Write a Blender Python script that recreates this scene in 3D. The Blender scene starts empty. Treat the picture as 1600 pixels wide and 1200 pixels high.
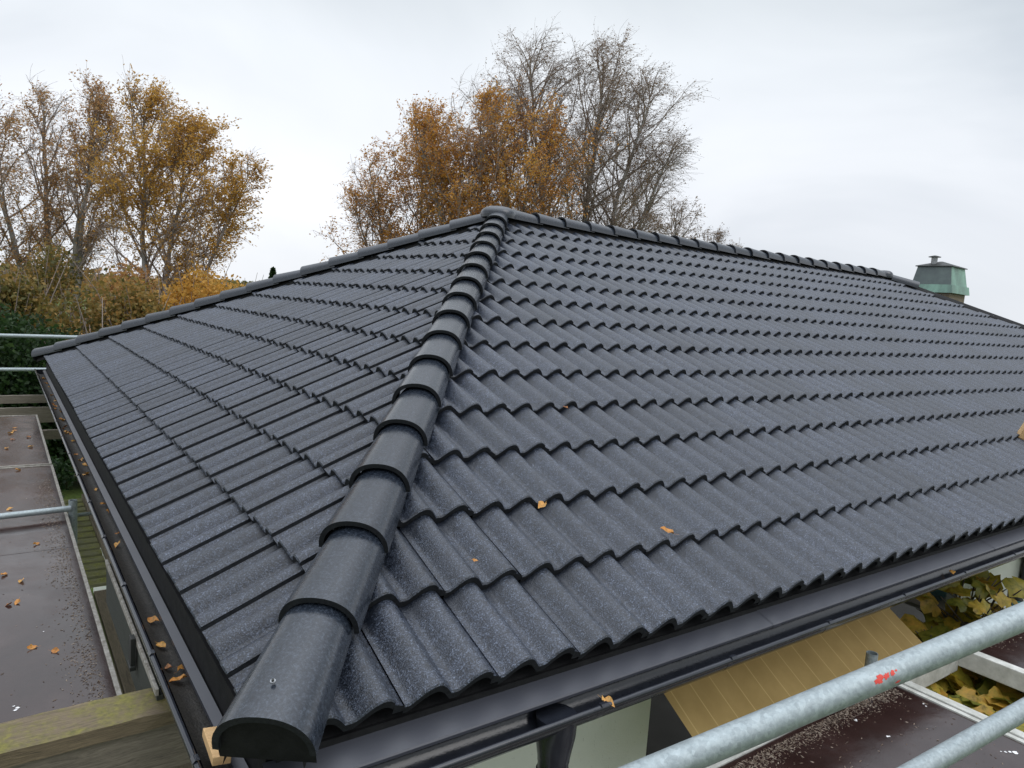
import bpy, bmesh, math, random
import numpy as np
from mathutils import Vector, Matrix
R_ = math.radians
sc = bpy.context.scene
COL = sc.collection
random.seed(7)

# ------------------------------------------------------------------ camera
CAM = Vector((-0.4794, -1.5249, 1.0068))
FW = Vector((0.58402908, 0.80415314, -0.11066962))
RT = Vector((0.81167407, -0.58017294, 0.06770939))
UP = Vector((0.0097588, 0.12937192, 0.99154812))
FPX = 1122.85                       # focal length in pixels of a 1600 px wide picture
cd = bpy.data.cameras.new('camera'); co = bpy.data.objects.new('camera', cd); COL.objects.link(co)
M = Matrix((RT, UP, -FW)).transposed().to_4x4(); M.translation = CAM
co.matrix_world = M
cd.sensor_width = 36; cd.lens = 36 * FPX / 1600; cd.clip_start = 0.05; cd.clip_end = 3000
sc.camera = co
sc.view_settings.view_transform = 'Standard'; sc.view_settings.look = 'None'
sc.view_settings.exposure = 0.0; sc.view_settings.gamma = 1.0
sc.cycles.max_bounces = 6; sc.cycles.diffuse_bounces = 3; sc.cycles.glossy_bounces = 3
sc.cycles.transparent_max_bounces = 8

# ------------------------------------------------------------------ world: overcast
w = bpy.data.worlds.new('World'); sc.world = w; w.use_nodes = True
nt = w.node_tree; nt.nodes.clear()
def N(nt, typ, **k):
    n = nt.nodes.new(typ)
    for a, b in k.items():
        if a in ('ins',):
            for i, v in b.items(): n.inputs[i].default_value = v
        else: setattr(n, a, b)
    return n
def ramp(nt, pts, interp='LINEAR'):
    r = nt.nodes.new('ShaderNodeValToRGB'); e = r.color_ramp; e.interpolation = interp
    while len(e.elements) < len(pts): e.elements.new(0.5)
    for el, (p, c) in zip(e.elements, pts):
        el.position = p; el.color = (*c, 1) if len(c) == 3 else c
    return r
SUN_EL, SUN_AZ = R_(48), R_(150)
sky = N(nt, 'ShaderNodeTexSky', sky_type='NISHITA', sun_disc=False, sun_elevation=SUN_EL, sun_rotation=SUN_AZ)
skym = N(nt, 'ShaderNodeVectorMath', operation='SCALE', ins={3: 0.09})
nt.links.new(sky.outputs[0], skym.inputs[0])
tc = N(nt, 'ShaderNodeTexCoord')
sep = N(nt, 'ShaderNodeSeparateXYZ'); nt.links.new(tc.outputs['Generated'], sep.inputs[0])
grad = ramp(nt, [(0.0, (0.83, 0.855, 0.90)), (0.12, (0.87, 0.89, 0.935)), (0.30, (0.80, 0.84, 0.885)), (0.42, (0.64, 0.69, 0.73)), (0.60, (0.86, 0.90, 0.96)), (1.0, (2.45, 2.58, 2.78))])
nt.links.new(sep.outputs[2], grad.inputs[0])
mp = N(nt, 'ShaderNodeMapping'); mp.inputs[3].default_value = (1.0, 1.0, 1.9); mp.inputs[2].default_value = (0.15, 0.1, 0.4)
nt.links.new(tc.outputs['Generated'], mp.inputs[0])
n1 = N(nt, 'ShaderNodeTexNoise', ins={2: 1.7, 3: 5.0, 4: 0.5, 8: 0.6}); nt.links.new(mp.outputs[0], n1.inputs['Vector'])
cr = ramp(nt, [(0.30, (0.76, 0.785, 0.81)), (0.5, (0.965, 0.97, 0.975)), (0.68, (1.08, 1.075, 1.07))]); nt.links.new(n1.outputs[0], cr.inputs[0])
mul = N(nt, 'ShaderNodeMix', data_type='RGBA', blend_type='MULTIPLY'); mul.inputs[0].default_value = 1
nt.links.new(grad.outputs[0], mul.inputs[6]); nt.links.new(cr.outputs[0], mul.inputs[7])
mx = N(nt, 'ShaderNodeMix', data_type='RGBA'); mx.inputs[0].default_value = 0.94
nt.links.new(skym.outputs[0], mx.inputs[6]); nt.links.new(mul.outputs[2], mx.inputs[7])
bg = N(nt, 'ShaderNodeBackground'); bg.inputs[1].default_value = 1.14
nt.links.new(mx.outputs[2], bg.inputs[0])
wo = N(nt, 'ShaderNodeOutputWorld'); nt.links.new(bg.outputs[0], wo.inputs[0])
sd = bpy.data.lights.new('sun', 'SUN'); sd.energy = 0.55; sd.angle = R_(35); sd.color = (1, 0.97, 0.93)
so = bpy.data.objects.new('sun', sd); COL.objects.link(so)
sdir = Vector((math.sin(SUN_AZ) * math.cos(SUN_EL), math.cos(SUN_AZ) * math.cos(SUN_EL), math.sin(SUN_EL)))
so.rotation_euler = sdir.to_track_quat('Z', 'Y').to_euler()

# ------------------------------------------------------------------ helpers
def tag(o, label=None, cat=None, group=None, kind=None):
    if label: o['label'] = label
    if cat: o['category'] = cat
    if group: o['group'] = group
    if kind: o['kind'] = kind
    return o
def empty(name, loc=(0, 0, 0), rz=0):
    o = bpy.data.objects.new(name, None); o.location = loc; o.rotation_euler = (0, 0, rz); o.empty_display_size = .2
    COL.objects.link(o); return o
def link(name, me, mats, parent=None, loc=None):
    o = bpy.data.objects.new(name, me); COL.objects.link(o)
    for m in (mats if isinstance(mats, (list, tuple)) else [mats]): me.materials.append(m)
    if parent: 
        o.parent = parent
    if loc is not None: o.location = loc
    return o
class MB:
    def __init__(s): s.v = []; s.f = []; s.m = []; s.sm = []
    def add(s, vs, fs, mi=0, smooth=False):
        b = len(s.v); s.v += [tuple(v) for v in vs]; s.f += [tuple(i + b for i in f) for f in fs]
        s.m += [mi] * len(fs); s.sm += [smooth] * len(fs); return s
    def box(s, a, b, mi=0, M=None):
        x0, y0, z0 = a; x1, y1, z1 = b
        vs = [Vector(p) for p in ((x0,y0,z0),(x1,y0,z0),(x1,y1,z0),(x0,y1,z0),(x0,y0,z1),(x1,y0,z1),(x1,y1,z1),(x0,y1,z1))]
        if M: vs = [M @ v for v in vs]
        return s.add(vs, [(3,2,1,0),(4,5,6,7),(0,1,5,4),(1,2,6,5),(2,3,7,6),(3,0,4,7)], mi)
    def tube(s, pts, rad, n=16, mi=0, caps=True, smooth=True, hollow=0):
        pts = [Vector(p) for p in pts]; rad = rad if isinstance(rad, (list, tuple)) else [rad] * len(pts)
        vs = []; fs = []
        t = (pts[1] - pts[0]).normalized(); a = t.orthogonal().normalized()
        for i, p in enumerate(pts):
            if i == 0: t = pts[1] - pts[0]
            elif i == len(pts) - 1: t = pts[-1] - pts[-2]
            else: t = (pts[i + 1] - pts[i]).normalized() + (pts[i] - pts[i - 1]).normalized()
            t = t.normalized(); a = (a - t * a.dot(t)).normalized(); b = t.cross(a)
            for k in range(n):
                q = 2 * math.pi * k / n; vs.append(p + (a * math.cos(q) + b * math.sin(q)) * rad[i])
        for i in range(len(pts) - 1):
            for k in range(n):
                fs.append((i*n+k, i*n+(k+1) % n, (i+1)*n+(k+1) % n, (i+1)*n+k))
        s.add(vs, fs, mi, smooth)
        if hollow:
            # wall ring and dark bore at both ends
            for i, sg in ((0, 1), (len(pts) - 1, -1)):
                ring = vs[i*n:(i+1)*n]; c = pts[i]; inn = [c + (v - c) * hollow for v in ring]
                d = (pts[1] - pts[0]).normalized() if i == 0 else (pts[-2] - pts[-1]).normalized()
                dp = [v + d * .12 for v in inn]
                s.add(ring + inn + dp, [(k, (k+1) % n, n+(k+1) % n, n+k) for k in range(n)] + [(n+k, n+(k+1) % n, 2*n+(k+1) % n, 2*n+k) for k in range(n)] + [tuple(range(2*n, 3*n))], mi)
        elif caps:
            s.add(vs[:n], [tuple(range(n))][::-1], mi); s.add(vs[-n:], [tuple(range(n))], mi)
        return s
    def sweep(s, prof, path, mi=0, smooth=False, closed=False):
        """prof: list of (offset dir vector index...) -> list of functions already resolved: path is list of (origin, axisA, axisB)"""
        n = len(prof); vs = []; fs = []
        for (o, A, B) in path:
            for (a, b) in prof: vs.append(Vector(o) + Vector(A) * a + Vector(B) * b)
        for i in range(len(path) - 1):
            for k in range(n if closed else n - 1):
                fs.append((i*n+k, i*n+(k+1) % n, (i+1)*n+(k+1) % n, (i+1)*n+k))
        return s.add(vs, fs, mi, smooth)
    def mesh(s, name):
        me = bpy.data.meshes.new(name); me.from_pydata(s.v, [], s.f)
        me.polygons.foreach_set('material_index', s.m); me.polygons.foreach_set('use_smooth', s.sm); me.update(); return me
    def build(s, name, mats, parent=None, bevel=0, fixn=True):
        me = s.mesh(name)
        if fixn or bevel:
            bm = bmesh.new(); bm.from_mesh(me)
            if fixn: bmesh.ops.recalc_face_normals(bm, faces=bm.faces)
            if bevel:
                es = [e for e in bm.edges if len(e.link_faces) == 2 and e.calc_face_angle(0) > .6]
                bmesh.ops.bevel(bm, geom=es, offset=bevel, segments=2, affect='EDGES', profile=.6)
            bm.to_mesh(me); bm.free()
        return link(name, me, mats, parent)
def place(px, depth):
    """world point at a distance along the sight line through a photo column (trees are set out with it)"""
    u, v = px
    return CAM + (FW + RT * ((u - 800) / FPX) - UP * ((v - 600) / FPX)) * depth

# ------------------------------------------------------------------ materials
def mat(name):
    m = bpy.data.materials.new(name); m.use_nodes = True; t = m.node_tree; t.nodes.clear()
    o = N(t, 'ShaderNodeOutputMaterial'); p = N(t, 'ShaderNodeBsdfPrincipled'); t.links.new(p.outputs[0], o.inputs[0])
    return m, t, p
def noise(t, scale, detail=4, rough=.6, vec=None, dist=0):
    n = N(t, 'ShaderNodeTexNoise', ins={2: scale, 3: detail, 4: rough, 8: dist})
    if vec is not None: t.links.new(vec, n.inputs['Vector'])
    return n
def coords(t, kind='Object', scale=None, rot=None):
    c = N(t, 'ShaderNodeTexCoord')
    if scale is None and rot is None: return c.outputs[kind]
    m = N(t, 'ShaderNodeMapping'); t.links.new(c.outputs[kind], m.inputs[0])
    if scale: m.inputs[3].default_value = scale
    if rot: m.inputs[2].default_value = rot
    return m.outputs[0]
def bump(t, p, src, strength, dist):
    b = N(t, 'ShaderNodeBump'); b.inputs[0].default_value = strength; b.inputs[1].default_value = dist
    t.links.new(src, b.inputs['Height']); t.links.new(b.outputs[0], p.inputs['Normal']); return b
def mathn(t, op, a, b=None):
    m = N(t, 'ShaderNodeMath', operation=op)
    for i, x in enumerate((a, b)):
        if x is None: continue
        if isinstance(x, (int, float)): m.inputs[i].default_value = x
        else: t.links.new(x, m.inputs[i])
    return m.outputs[0]
def mixc(t, f, a, b, blend='MIX'):
    m = N(t, 'ShaderNodeMix', data_type='RGBA', blend_type=blend)
    for i, x in ((0, f), (6, a), (7, b)):
        if isinstance(x, (int, float)): m.inputs[i].default_value = x
        elif isinstance(x, tuple): m.inputs[i].default_value = (*x, 1)
        else: t.links.new(x, m.inputs[i])
    return m.outputs[2]
def simple(name, c1, c2, scale=8, rough=(.5, .7), bmp=0, bscale=60, metal=0, spec=.5, vscale=None, rot=None, kind='Object'):
    m, t, p = mat(name); v = coords(t, kind, vscale, rot)
    n = noise(t, scale, 6, .65, v); r = ramp(t, [(.32, c1), (.68, c2)]); t.links.new(n.outputs[0], r.inputs[0])
    t.links.new(r.outputs[0], p.inputs['Base Color'])
    rr = N(t, 'ShaderNodeMapRange', ins={3: rough[0], 4: rough[1]}); n2 = noise(t, scale * 2.3, 3, .5, v)
    t.links.new(n2.outputs[0], rr.inputs[0]); t.links.new(rr.outputs[0], p.inputs['Roughness'])
    p.inputs['Metallic'].default_value = metal; p.inputs['Specular IOR Level'].default_value = spec
    if bmp: nb = noise(t, bscale, 4, .6, v); bump(t, p, nb.outputs[0], 1.0, bmp)
    return m

def tile_material(name, cap=False):
    m, t, p = mat(name); v = coords(t)
    at = N(t, 'ShaderNodeAttribute', attribute_name='tint')
    nf = noise(t, 210 if not cap else 120, 3, .7, v); nm = noise(t, 55, 4, .6, v); nl = noise(t, 2.2, 3, .5, v)
    f = ramp(t, [(.36, (.006, .008, .013)), (.53, (.023, .029, .042)), (.70, (.125, .146, .192))]); t.links.new(nf.outputs[0], f.inputs[0])
    if cap:
        for el, c_ in zip(f.color_ramp.elements, ((.009, .012, .018), (.018, .023, .032), (.044, .054, .071))): el.color = (*c_, 1)
    f2 = ramp(t, [(.36, (.50, .52, .56) if not cap else (.84, .85, .87)), (.64, (1.38, 1.38, 1.40) if not cap else (1.12, 1.12, 1.12))]); t.links.new(nm.outputs[0], f2.inputs[0])
    c = mixc(t, 1.0, f.outputs[0], f2.outputs[0], 'MULTIPLY')
    f3 = ramp(t, [(.0, (.78, .79, .80)), (1, (1.2, 1.2, 1.22))]); t.links.new(at.outputs['Fac'], f3.inputs[0])
    c = mixc(t, 1.0, c, f3.outputs[0], 'MULTIPLY')
    f4 = ramp(t, [(.35, (.85, .87, .86)), (.65, (1.1, 1.1, 1.1))]); t.links.new(nl.outputs[0], f4.inputs[0])
    c = mixc(t, 1.0, c, f4.outputs[0], 'MULTIPLY')
    if cap:
        oi = N(t, 'ShaderNodeObjectInfo'); f5 = ramp(t, [(0, (.82, .83, .85)), (1, (1.15, 1.15, 1.14))]); t.links.new(oi.outputs['Random'], f5.inputs[0]); c = mixc(t, 1.0, c, f5.outputs[0], 'MULTIPLY')
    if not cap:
        # a near-black patch with a ragged edge at the head of each pan and in the side lap
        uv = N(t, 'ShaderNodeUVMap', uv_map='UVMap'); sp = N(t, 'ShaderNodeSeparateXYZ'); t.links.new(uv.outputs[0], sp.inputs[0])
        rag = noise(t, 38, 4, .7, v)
        head = mathn(t, 'SUBTRACT', sp.outputs[1], .298)                    # metres above the lower limit of the patch

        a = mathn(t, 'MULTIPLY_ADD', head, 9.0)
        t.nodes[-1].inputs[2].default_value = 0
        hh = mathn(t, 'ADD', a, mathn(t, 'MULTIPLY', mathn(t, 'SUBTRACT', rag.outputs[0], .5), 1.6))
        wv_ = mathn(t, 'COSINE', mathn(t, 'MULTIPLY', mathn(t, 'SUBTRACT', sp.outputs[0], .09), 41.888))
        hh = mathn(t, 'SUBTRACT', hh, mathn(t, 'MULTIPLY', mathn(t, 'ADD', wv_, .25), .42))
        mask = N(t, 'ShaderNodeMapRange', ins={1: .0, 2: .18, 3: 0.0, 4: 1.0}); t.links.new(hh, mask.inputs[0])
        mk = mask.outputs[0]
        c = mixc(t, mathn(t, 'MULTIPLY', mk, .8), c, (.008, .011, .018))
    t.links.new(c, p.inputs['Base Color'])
    rr = N(t, 'ShaderNodeMapRange', ins={1: .3, 2: .7, 3: .18 if cap else .27, 4: .30 if cap else .42}); t.links.new(nm.outputs[0], rr.inputs[0])
    t.links.new(rr.outputs[0], p.inputs['Roughness']); p.inputs['Specular IOR Level'].default_value = .7 if cap else .6
    hb = mathn(t, 'ADD', mathn(t, 'MULTIPLY', nf.outputs[0], .6 if not cap else .22), mathn(t, 'MULTIPLY', nm.outputs[0], .5))
    bump(t, p, hb, 1.0, .0030 if not cap else .0007)
    return m
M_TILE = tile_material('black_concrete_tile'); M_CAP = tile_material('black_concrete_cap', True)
M_LIP = simple('tile_cut_edge', (.007, .008, .010), (.020, .022, .026), 60, (.6, .8), .001, 200, spec=.3)
M_BLACK = simple('black_membrane', (.006, .006, .007), (.014, .014, .015), 20, (.65, .85), .001, 90, spec=.25)
M_STEEL = simple('dark_coated_steel', (.013, .015, .021), (.024, .027, .035), 9, (.08, .22), .0003, 120, spec=.6)
M_FLASH = simple('dark_coated_flashing', (.042, .044, .056), (.052, .055, .066), 3, (.36, .46), .0003, 40, spec=.6)

def galv(name, a=(.22, .26, .27), b=(.40, .45, .46)):
    m, t, p = mat(name); v = coords(t)
    n = noise(t, 42, 10, .82, v); r = ramp(t, [(.30, a), (.5, (.31, .355, .365)), (.72, b)]); t.links.new(n.outputs[0], r.inputs[0])
    vo = N(t, 'ShaderNodeTexVoronoi', ins={2: 140}); t.links.new(v, vo.inputs['Vector'])
    sp = ramp(t, [(.0, (.82, .82, .82)), (1, (1.14, 1.14, 1.14))]); t.links.new(vo.outputs['Color'], sp.inputs[0])
    c = mixc(t, 1.0, r.outputs[0], sp.outputs[0], 'MULTIPLY')
    st = noise(t, 90, 5, .8, coords(t, 'Object', (1, 1, .2))); dk = ramp(t, [(.66, (0, 0, 0)), (.74, (1, 1, 1))]); t.links.new(st.outputs[0], dk.inputs[0])
    c = mixc(t, mathn(t, 'MULTIPLY', dk.outputs[0], .6), c, (.16, .18, .18))
    t.links.new(c, p.inputs['Base Color']); p.inputs['Metallic'].default_value = .45
    rr = N(t, 'ShaderNodeMapRange', ins={3: .38, 4: .6}); t.links.new(n.outputs[0], rr.inputs[0]); t.links.new(rr.outputs[0], p.inputs['Roughness'])
    bump(t, p, n.outputs[0], .6, .0012); return m
M_GALV = galv('galvanised_steel'); M_ALU = simple('weathered_aluminium', (.34, .34, .31), (.58, .58, .55), 30, (.45, .65), .0006, 120, metal=.35, vscale=(1, 1, 1))
M_PALE = simple('weathered_pale_paint', (.36, .36, .32), (.60, .60, .56), 14, (.5, .7), .001, 90)
M_FRAME = simple('dirty_frame_metal', (.16, .14, .11), (.42, .40, .36), 45, (.5, .7), .001, 120)
M_RED = simple('red_marking_paint', (.55, .04, .03), (.75, .09, .06), 60, (.5, .7))

def deck_material():
    m, t, p = mat('wet_film_faced_plywood'); v = coords(t)
    n = noise(t, 3.2, 6, .6, v, .4); r = ramp(t, [(.3, (.020, .010, .009)), (.55, (.034, .018, .016)), (.75, (.060, .038, .034))]); t.links.new(n.outputs[0], r.inputs[0])
    fl = noise(t, 70, 6, .75, v); sp = ramp(t, [(.66, (0, 0, 0)), (.72, (1, 1, 1))]); t.links.new(fl.outputs[0], sp.inputs[0])
    c = mixc(t, mathn(t, 'MULTIPLY', sp.outputs[0], .35), r.outputs[0], (.20, .17, .15))
    t.links.new(c, p.inputs['Base Color'])
    n2 = noise(t, 5, 5, .65, v); rr = N(t, 'ShaderNodeMapRange', ins={1: .35, 2: .65, 3: .10, 4: .26}); t.links.new(n2.outputs[0], rr.inputs[0])
    rr.inputs[3].default_value = .05
    t.links.new(rr.outputs[0], p.inputs['Roughness']); p.inputs['Specular IOR Level'].default_value = .95
    bump(t, p, mathn(t, 'ADD', mathn(t, 'MULTIPLY', n.outputs[0], 2.0), mathn(t, 'MULTIPLY', fl.outputs[0], .35)), .22, .004); return m
M_DECK = deck_material()

def wood(name, dark, light, moss=None, along=(1, 14, 14), rough=.75):
    m, t, p = mat(name); v = coords(t, 'Object', along)
    n = noise(t, 4, 9, .78, v, 1.6); r = ramp(t, [(.33, dark), (.5, tuple((a + b) / 2 for a, b in zip(dark, light))), (.7, light)]); t.links.new(n.outputs[0], r.inputs[0])
    c = r.outputs[0]
    if moss:
        nm = noise(t, 9, 6, .7, coords(t)); k = ramp(t, [(.40, (0, 0, 0)), (.58, (1, 1, 1))]); t.links.new(nm.outputs[0], k.inputs[0])
        g = N(t, 'ShaderNodeNewGeometry'); sx = N(t, 'ShaderNodeSeparateXYZ'); t.links.new(g.outputs['Normal'], sx.inputs[0])
        up = N(t, 'ShaderNodeMapRange', ins={1: .5, 2: .9}); t.links.new(sx.outputs[2], up.inputs[0])
        mm = noise(t, 60, 3, .6, coords(t)); mc = ramp(t, [(.35, moss[0]), (.65, moss[1])]); t.links.new(mm.outputs[0], mc.inputs[0])
        c = mixc(t, mathn(t, 'MULTIPLY', mathn(t, 'MULTIPLY', k.outputs[0], up.outputs[0]), .85), c, mc.outputs[0])
    t.links.new(c, p.inputs['Base Color']); p.inputs['Roughness'].default_value = rough
    bump(t, p, n.outputs[0], .8, .003); return m
MOSS = ((.10, .11, .012), (.25, .24, .03))
M_WOODM = wood('mossy_grey_timber', (.050, .038, .024), (.23, .175, .105), ((.085, .085, .014), (.21, .19, .03)), (2, 34, 34))
M_WOOD = wood('weathered_grey_timber', (.07, .058, .045), (.25, .215, .17), None, (2, 30, 30))
M_WOODY = wood('weathered_timber_boards', (.13, .105, .075), (.34, .28, .20), None, (26, 2, 26))
M_SLAT = wood('mossy_slat_timber', (.17, .175, .09), (.42, .40, .26), ((.20, .22, .04), (.42, .42, .10)))
M_DKWOOD = wood('dark_stained_board', (.018, .022, .017), (.05, .055, .042), None, (26, 2, 26))
M_PINE = wood('fresh_sawn_pine', (.50, .30, .13), (.72, .48, .24), None, (3, 14, 14))

def render_wall():
    m, t, p = mat('pale_rendered_wall'); v = coords(t)
    n = noise(t, 2.5, 5, .6, v); r = ramp(t, [(.3, (.70, .73, .67)), (.7, (.80, .81, .76))]); t.links.new(n.outputs[0], r.inputs[0])
    s = noise(t, 60, 5, .8, coords(t, 'Object', (1, 1, .45))); k = ramp(t, [(.61, (0, 0, 0)), (.68, (1, 1, 1))]); t.links.new(s.outputs[0], k.inputs[0])
    t.links.new(mixc(t, mathn(t, 'MULTIPLY', k.outputs[0], .7), r.outputs[0], (.20, .21, .18)), p.inputs['Base Color'])
    p.inputs['Roughness'].default_value = .85; bump(t, p, noise(t, 120, 3, .6, v).outputs[0], .7, .002); return m
M_WALL = render_wall()
M_WHITE = simple('white_painted_wood', (.55, .56, .50), (.68, .68, .62), 12, (.4, .6))
def glass_dark():
    m, t, p = mat('dark_window_glass'); p.inputs['Base Color'].default_value = (.012, .014, .014, 1)
    p.inputs['Roughness'].default_value = .06; p.inputs['Specular IOR Level'].default_value = .6; return m
M_GLASS = glass_dark()
def awning_mat():
    m, t, p = mat('tan_striped_awning'); c = N(t, 'ShaderNodeUVMap', uv_map='UVMap'); s = N(t, 'ShaderNodeSeparateXYZ'); t.links.new(c.outputs[0], s.inputs[0])
    fr = mathn(t, 'FRACT', mathn(t, 'DIVIDE', s.outputs[0], .118)); d = mathn(t, 'ABSOLUTE', mathn(t, 'SUBTRACT', fr, .5))
    k = N(t, 'ShaderNodeMapRange', ins={1: .016, 2: .030, 3: 1.0, 4: 0.0}); t.links.new(d, k.inputs[0])
    n = noise(t, 6, 5, .6, coords(t)); r = ramp(t, [(.3, (.36, .245, .085)), (.7, (.45, .315, .12))]); t.links.new(n.outputs[0], r.inputs[0])
    t.links.new(mixc(t, mathn(t, 'MULTIPLY', k.outputs[0], .5), r.outputs[0], (.70, .53, .24)), p.inputs['Base Color'])
    p.inputs['Roughness'].default_value = .85; bump(t, p, noise(t, 900, 2, .5, coords(t)).outputs[0], .3, .001); return m
M_AWN = awning_mat()
def copper():
    m, t, p = mat('verdigris_copper'); g = N(t, 'ShaderNodeNewGeometry'); v = coords(t)
    n = noise(t, 3, 6, .65, coords(t, 'Object', (1, 1, .35))); r = ramp(t, [(.30, (.13, .19, .165)), (.5, (.20, .33, .27)), (.72, (.30, .50, .40))])
    t.links.new(n.outputs[0], r.inputs[0]); t.links.new(r.outputs[0], p.inputs['Base Color']); p.inputs['Roughness'].default_value = .6; p.inputs['Metallic'].default_value = .1; return m
M_COPPER = copper(); M_COPD = simple('darkened_copper', (.085, .10, .105), (.14, .175, .165), 3, (.35, .5), metal=.5)
def brick():
    m, t, p = mat('brown_brick'); b = N(t, 'ShaderNodeTexBrick'); t.links.new(coords(t, 'Object', None, (R_(90), 0, 0)), b.inputs[0])
    b.inputs['Color1'].default_value = (.15, .115, .075, 1); b.inputs['Color2'].default_value = (.22, .175, .115, 1); b.inputs['Mortar'].default_value = (.22, .20, .17, 1)
    b.inputs['Scale'].default_value = 4; t.links.new(b.outputs[0], p.inputs['Base Color']); p.inputs['Roughness'].default_value = .9; return m
M_BRICK = brick()
def grass():
    m, t, p = mat('lawn'); v = coords(t); n = noise(t, .35, 6, .6, v); n2 = noise(t, 22, 5, .7, v)
    r = ramp(t, [(.3, (.050, .085, .010)), (.7, (.11, .155, .02))]); t.links.new(n.outputs[0], r.inputs[0])
    r2 = ramp(t, [(.3, (.55, .6, .5)), (.7, (1.3, 1.3, 1.2))]); t.links.new(n2.outputs[0], r2.inputs[0])
    t.links.new(mixc(t, 1.0, r.outputs[0], r2.outputs[0], 'MULTIPLY'), p.inputs['Base Color']); p.inputs['Roughness'].default_value = .9
    bump(t, p, n2.outputs[0], 1.0, .04); return m
M_GRASS = grass()
def leafmat(name, cols, rough=.55, trans=.45):
    m, t, p = mat(name); a = N(t, 'ShaderNodeAttribute', attribute_name='tint')
    r = ramp(t, [(i / (len(cols) - 1), c) for i, c in enumerate(cols)]); t.links.new(a.outputs['Fac'], r.inputs[0])
    if 'vine' in name or 'fallen' in name:
        nb = noise(t, 22 if 'vine' in name else 60, 6, .7, coords(t)); k = ramp(t, [(.30, (.30, .34, .22)), (.48, (.85, .9, .8)), (.66, (1.2, 1.12, 1.0))]); t.links.new(nb.outputs[0], k.inputs[0])
        class _O: pass
        ro = mixc(t, 1.0, r.outputs[0], k.outputs[0], 'MULTIPLY'); r = _O(); r.outputs = [ro]
    t.links.new(r.outputs[0], p.inputs['Base Color']); p.inputs['Roughness'].default_value = rough; p.inputs['Specular IOR Level'].default_value = .3
    if trans:
        o = [n for n in t.nodes if n.type == 'OUTPUT_MATERIAL'][0]; tr = N(t, 'ShaderNodeBsdfTranslucent'); t.links.new(r.outputs[0], tr.inputs[0])
        mxs = N(t, 'ShaderNodeMixShader'); mxs.inputs[0].default_value = trans
        t.links.new(p.outputs[0], mxs.inputs[1]); t.links.new(tr.outputs[0], mxs.inputs[2]); t.links.new(mxs.outputs[0], o.inputs[0])
    return m
M_LF_ORANGE = leafmat('rust_orange_leaves', [(.26, .11, .03), (.46, .20, .04), (.60, .29, .05), (.50, .31, .08)])
M_LF_GOLD = leafmat('golden_brown_leaves', [(.28, .15, .04), (.48, .26, .05), (.60, .34, .07), (.44, .29, .08)])
M_LF_RUST = leafmat('dull_russet_leaves', [(.25, .14, .07), (.42, .23, .09), (.50, .27, .10), (.38, .29, .16)])
M_LF_BARE = leafmat('brown_last_leaves', [(.11, .08, .05), (.20, .13, .07), (.27, .16, .08)])
M_LF_OLIVE = leafmat('olive_leaves', [(.08, .085, .030), (.17, .145, .04), (.30, .20, .06), (.44, .24, .07)])
M_LF_GREEN = leafmat('dark_green_leaves', [(.012, .028, .010), (.025, .055, .016), (.05, .09, .022)])
M_LF_VINE = leafmat('yellow_vine_leaves', [(.17, .18, .03), (.32, .27, .04), (.46, .33, .05), (.44, .25, .05)], .45, .35)
M_BARKW = simple('birch_bark', (.10, .095, .085), (.40, .385, .36), 4, (.7, .9), vscale=(1, 1, .5))
M_BARK = simple('brown_bark', (.055, .045, .038), (.12, .10, .085), 6, (.8, .9))
M_TWIG = simple('birch_twigs', (.20, .155, .135), (.34, .28, .245), 3, (.8, .9))
M_FALLEN = leafmat('fallen_leaf_orange', [(.24, .09, .04), (.50, .21, .05), (.62, .33, .10)], .4, .15)
M_GRIT = leafmat('wet_debris', [(.05, .035, .025), (.14, .10, .07), (.30, .25, .20)], .6, 0)
M_DIRT = simple('gutter_silt', (.012, .011, .009), (.035, .030, .024), 40, (.35, .7), .004, 150)
M_ZINC = simple('grey_sheet_metal', (.25, .26, .27), (.38, .39, .40), 8, (.4, .5), metal=.6)
M_TEAL = simple('teal_glaze', (.02, .14, .16), (.05, .24, .26), 10, (.15, .3))
M_IRON = simple('black_iron', (.012, .014, .012), (.028, .03, .027), 12, (.4, .6))

# ------------------------------------------------------------------ setting
GZ = -2.95
g = MB(); S = 900
g.add([(-S, -S, GZ), (S, -S, GZ), (S, S, GZ), (-S, S, GZ)], [(0, 1, 2, 3)]); tag(g.build('ground', M_GRASS), 'mown green lawn around the house', kind='structure')
# paved strip along the house
M_PAVE = simple('concrete_paving', (.10, .095, .085), (.20, .19, .17), 3, (.6, .8), .004, 40)
g = MB(); g.box((-1.9, -2.2, GZ - .05), (16.5, .46, GZ + .03)); g.box((-1.3, .47, GZ - .05), (.46, 2.4, GZ + .025)); tag(g.build('path', M_PAVE), kind='structure')

# ------------------------------------------------------------------ roof geometry (measured)
TH, PH, W2 = 0.3932, 0.4805, 8.9609          # pitch of long slopes, of hip ends, width over tile lips
HZ = W2 / 2 * math.tan(TH); AX = HZ / math.tan(PH); XR = 11.05; XE = XR + AX
APEX = Vector((AX, W2 / 2, HZ)); APEX2 = Vector((XR, W2 / 2, HZ))
ER, EL = .3457, .337
house = empty('house', (0, 0, 0)); tag(house, 'house with a hipped roof of black concrete tiles and pale rendered walls', 'house')

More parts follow.
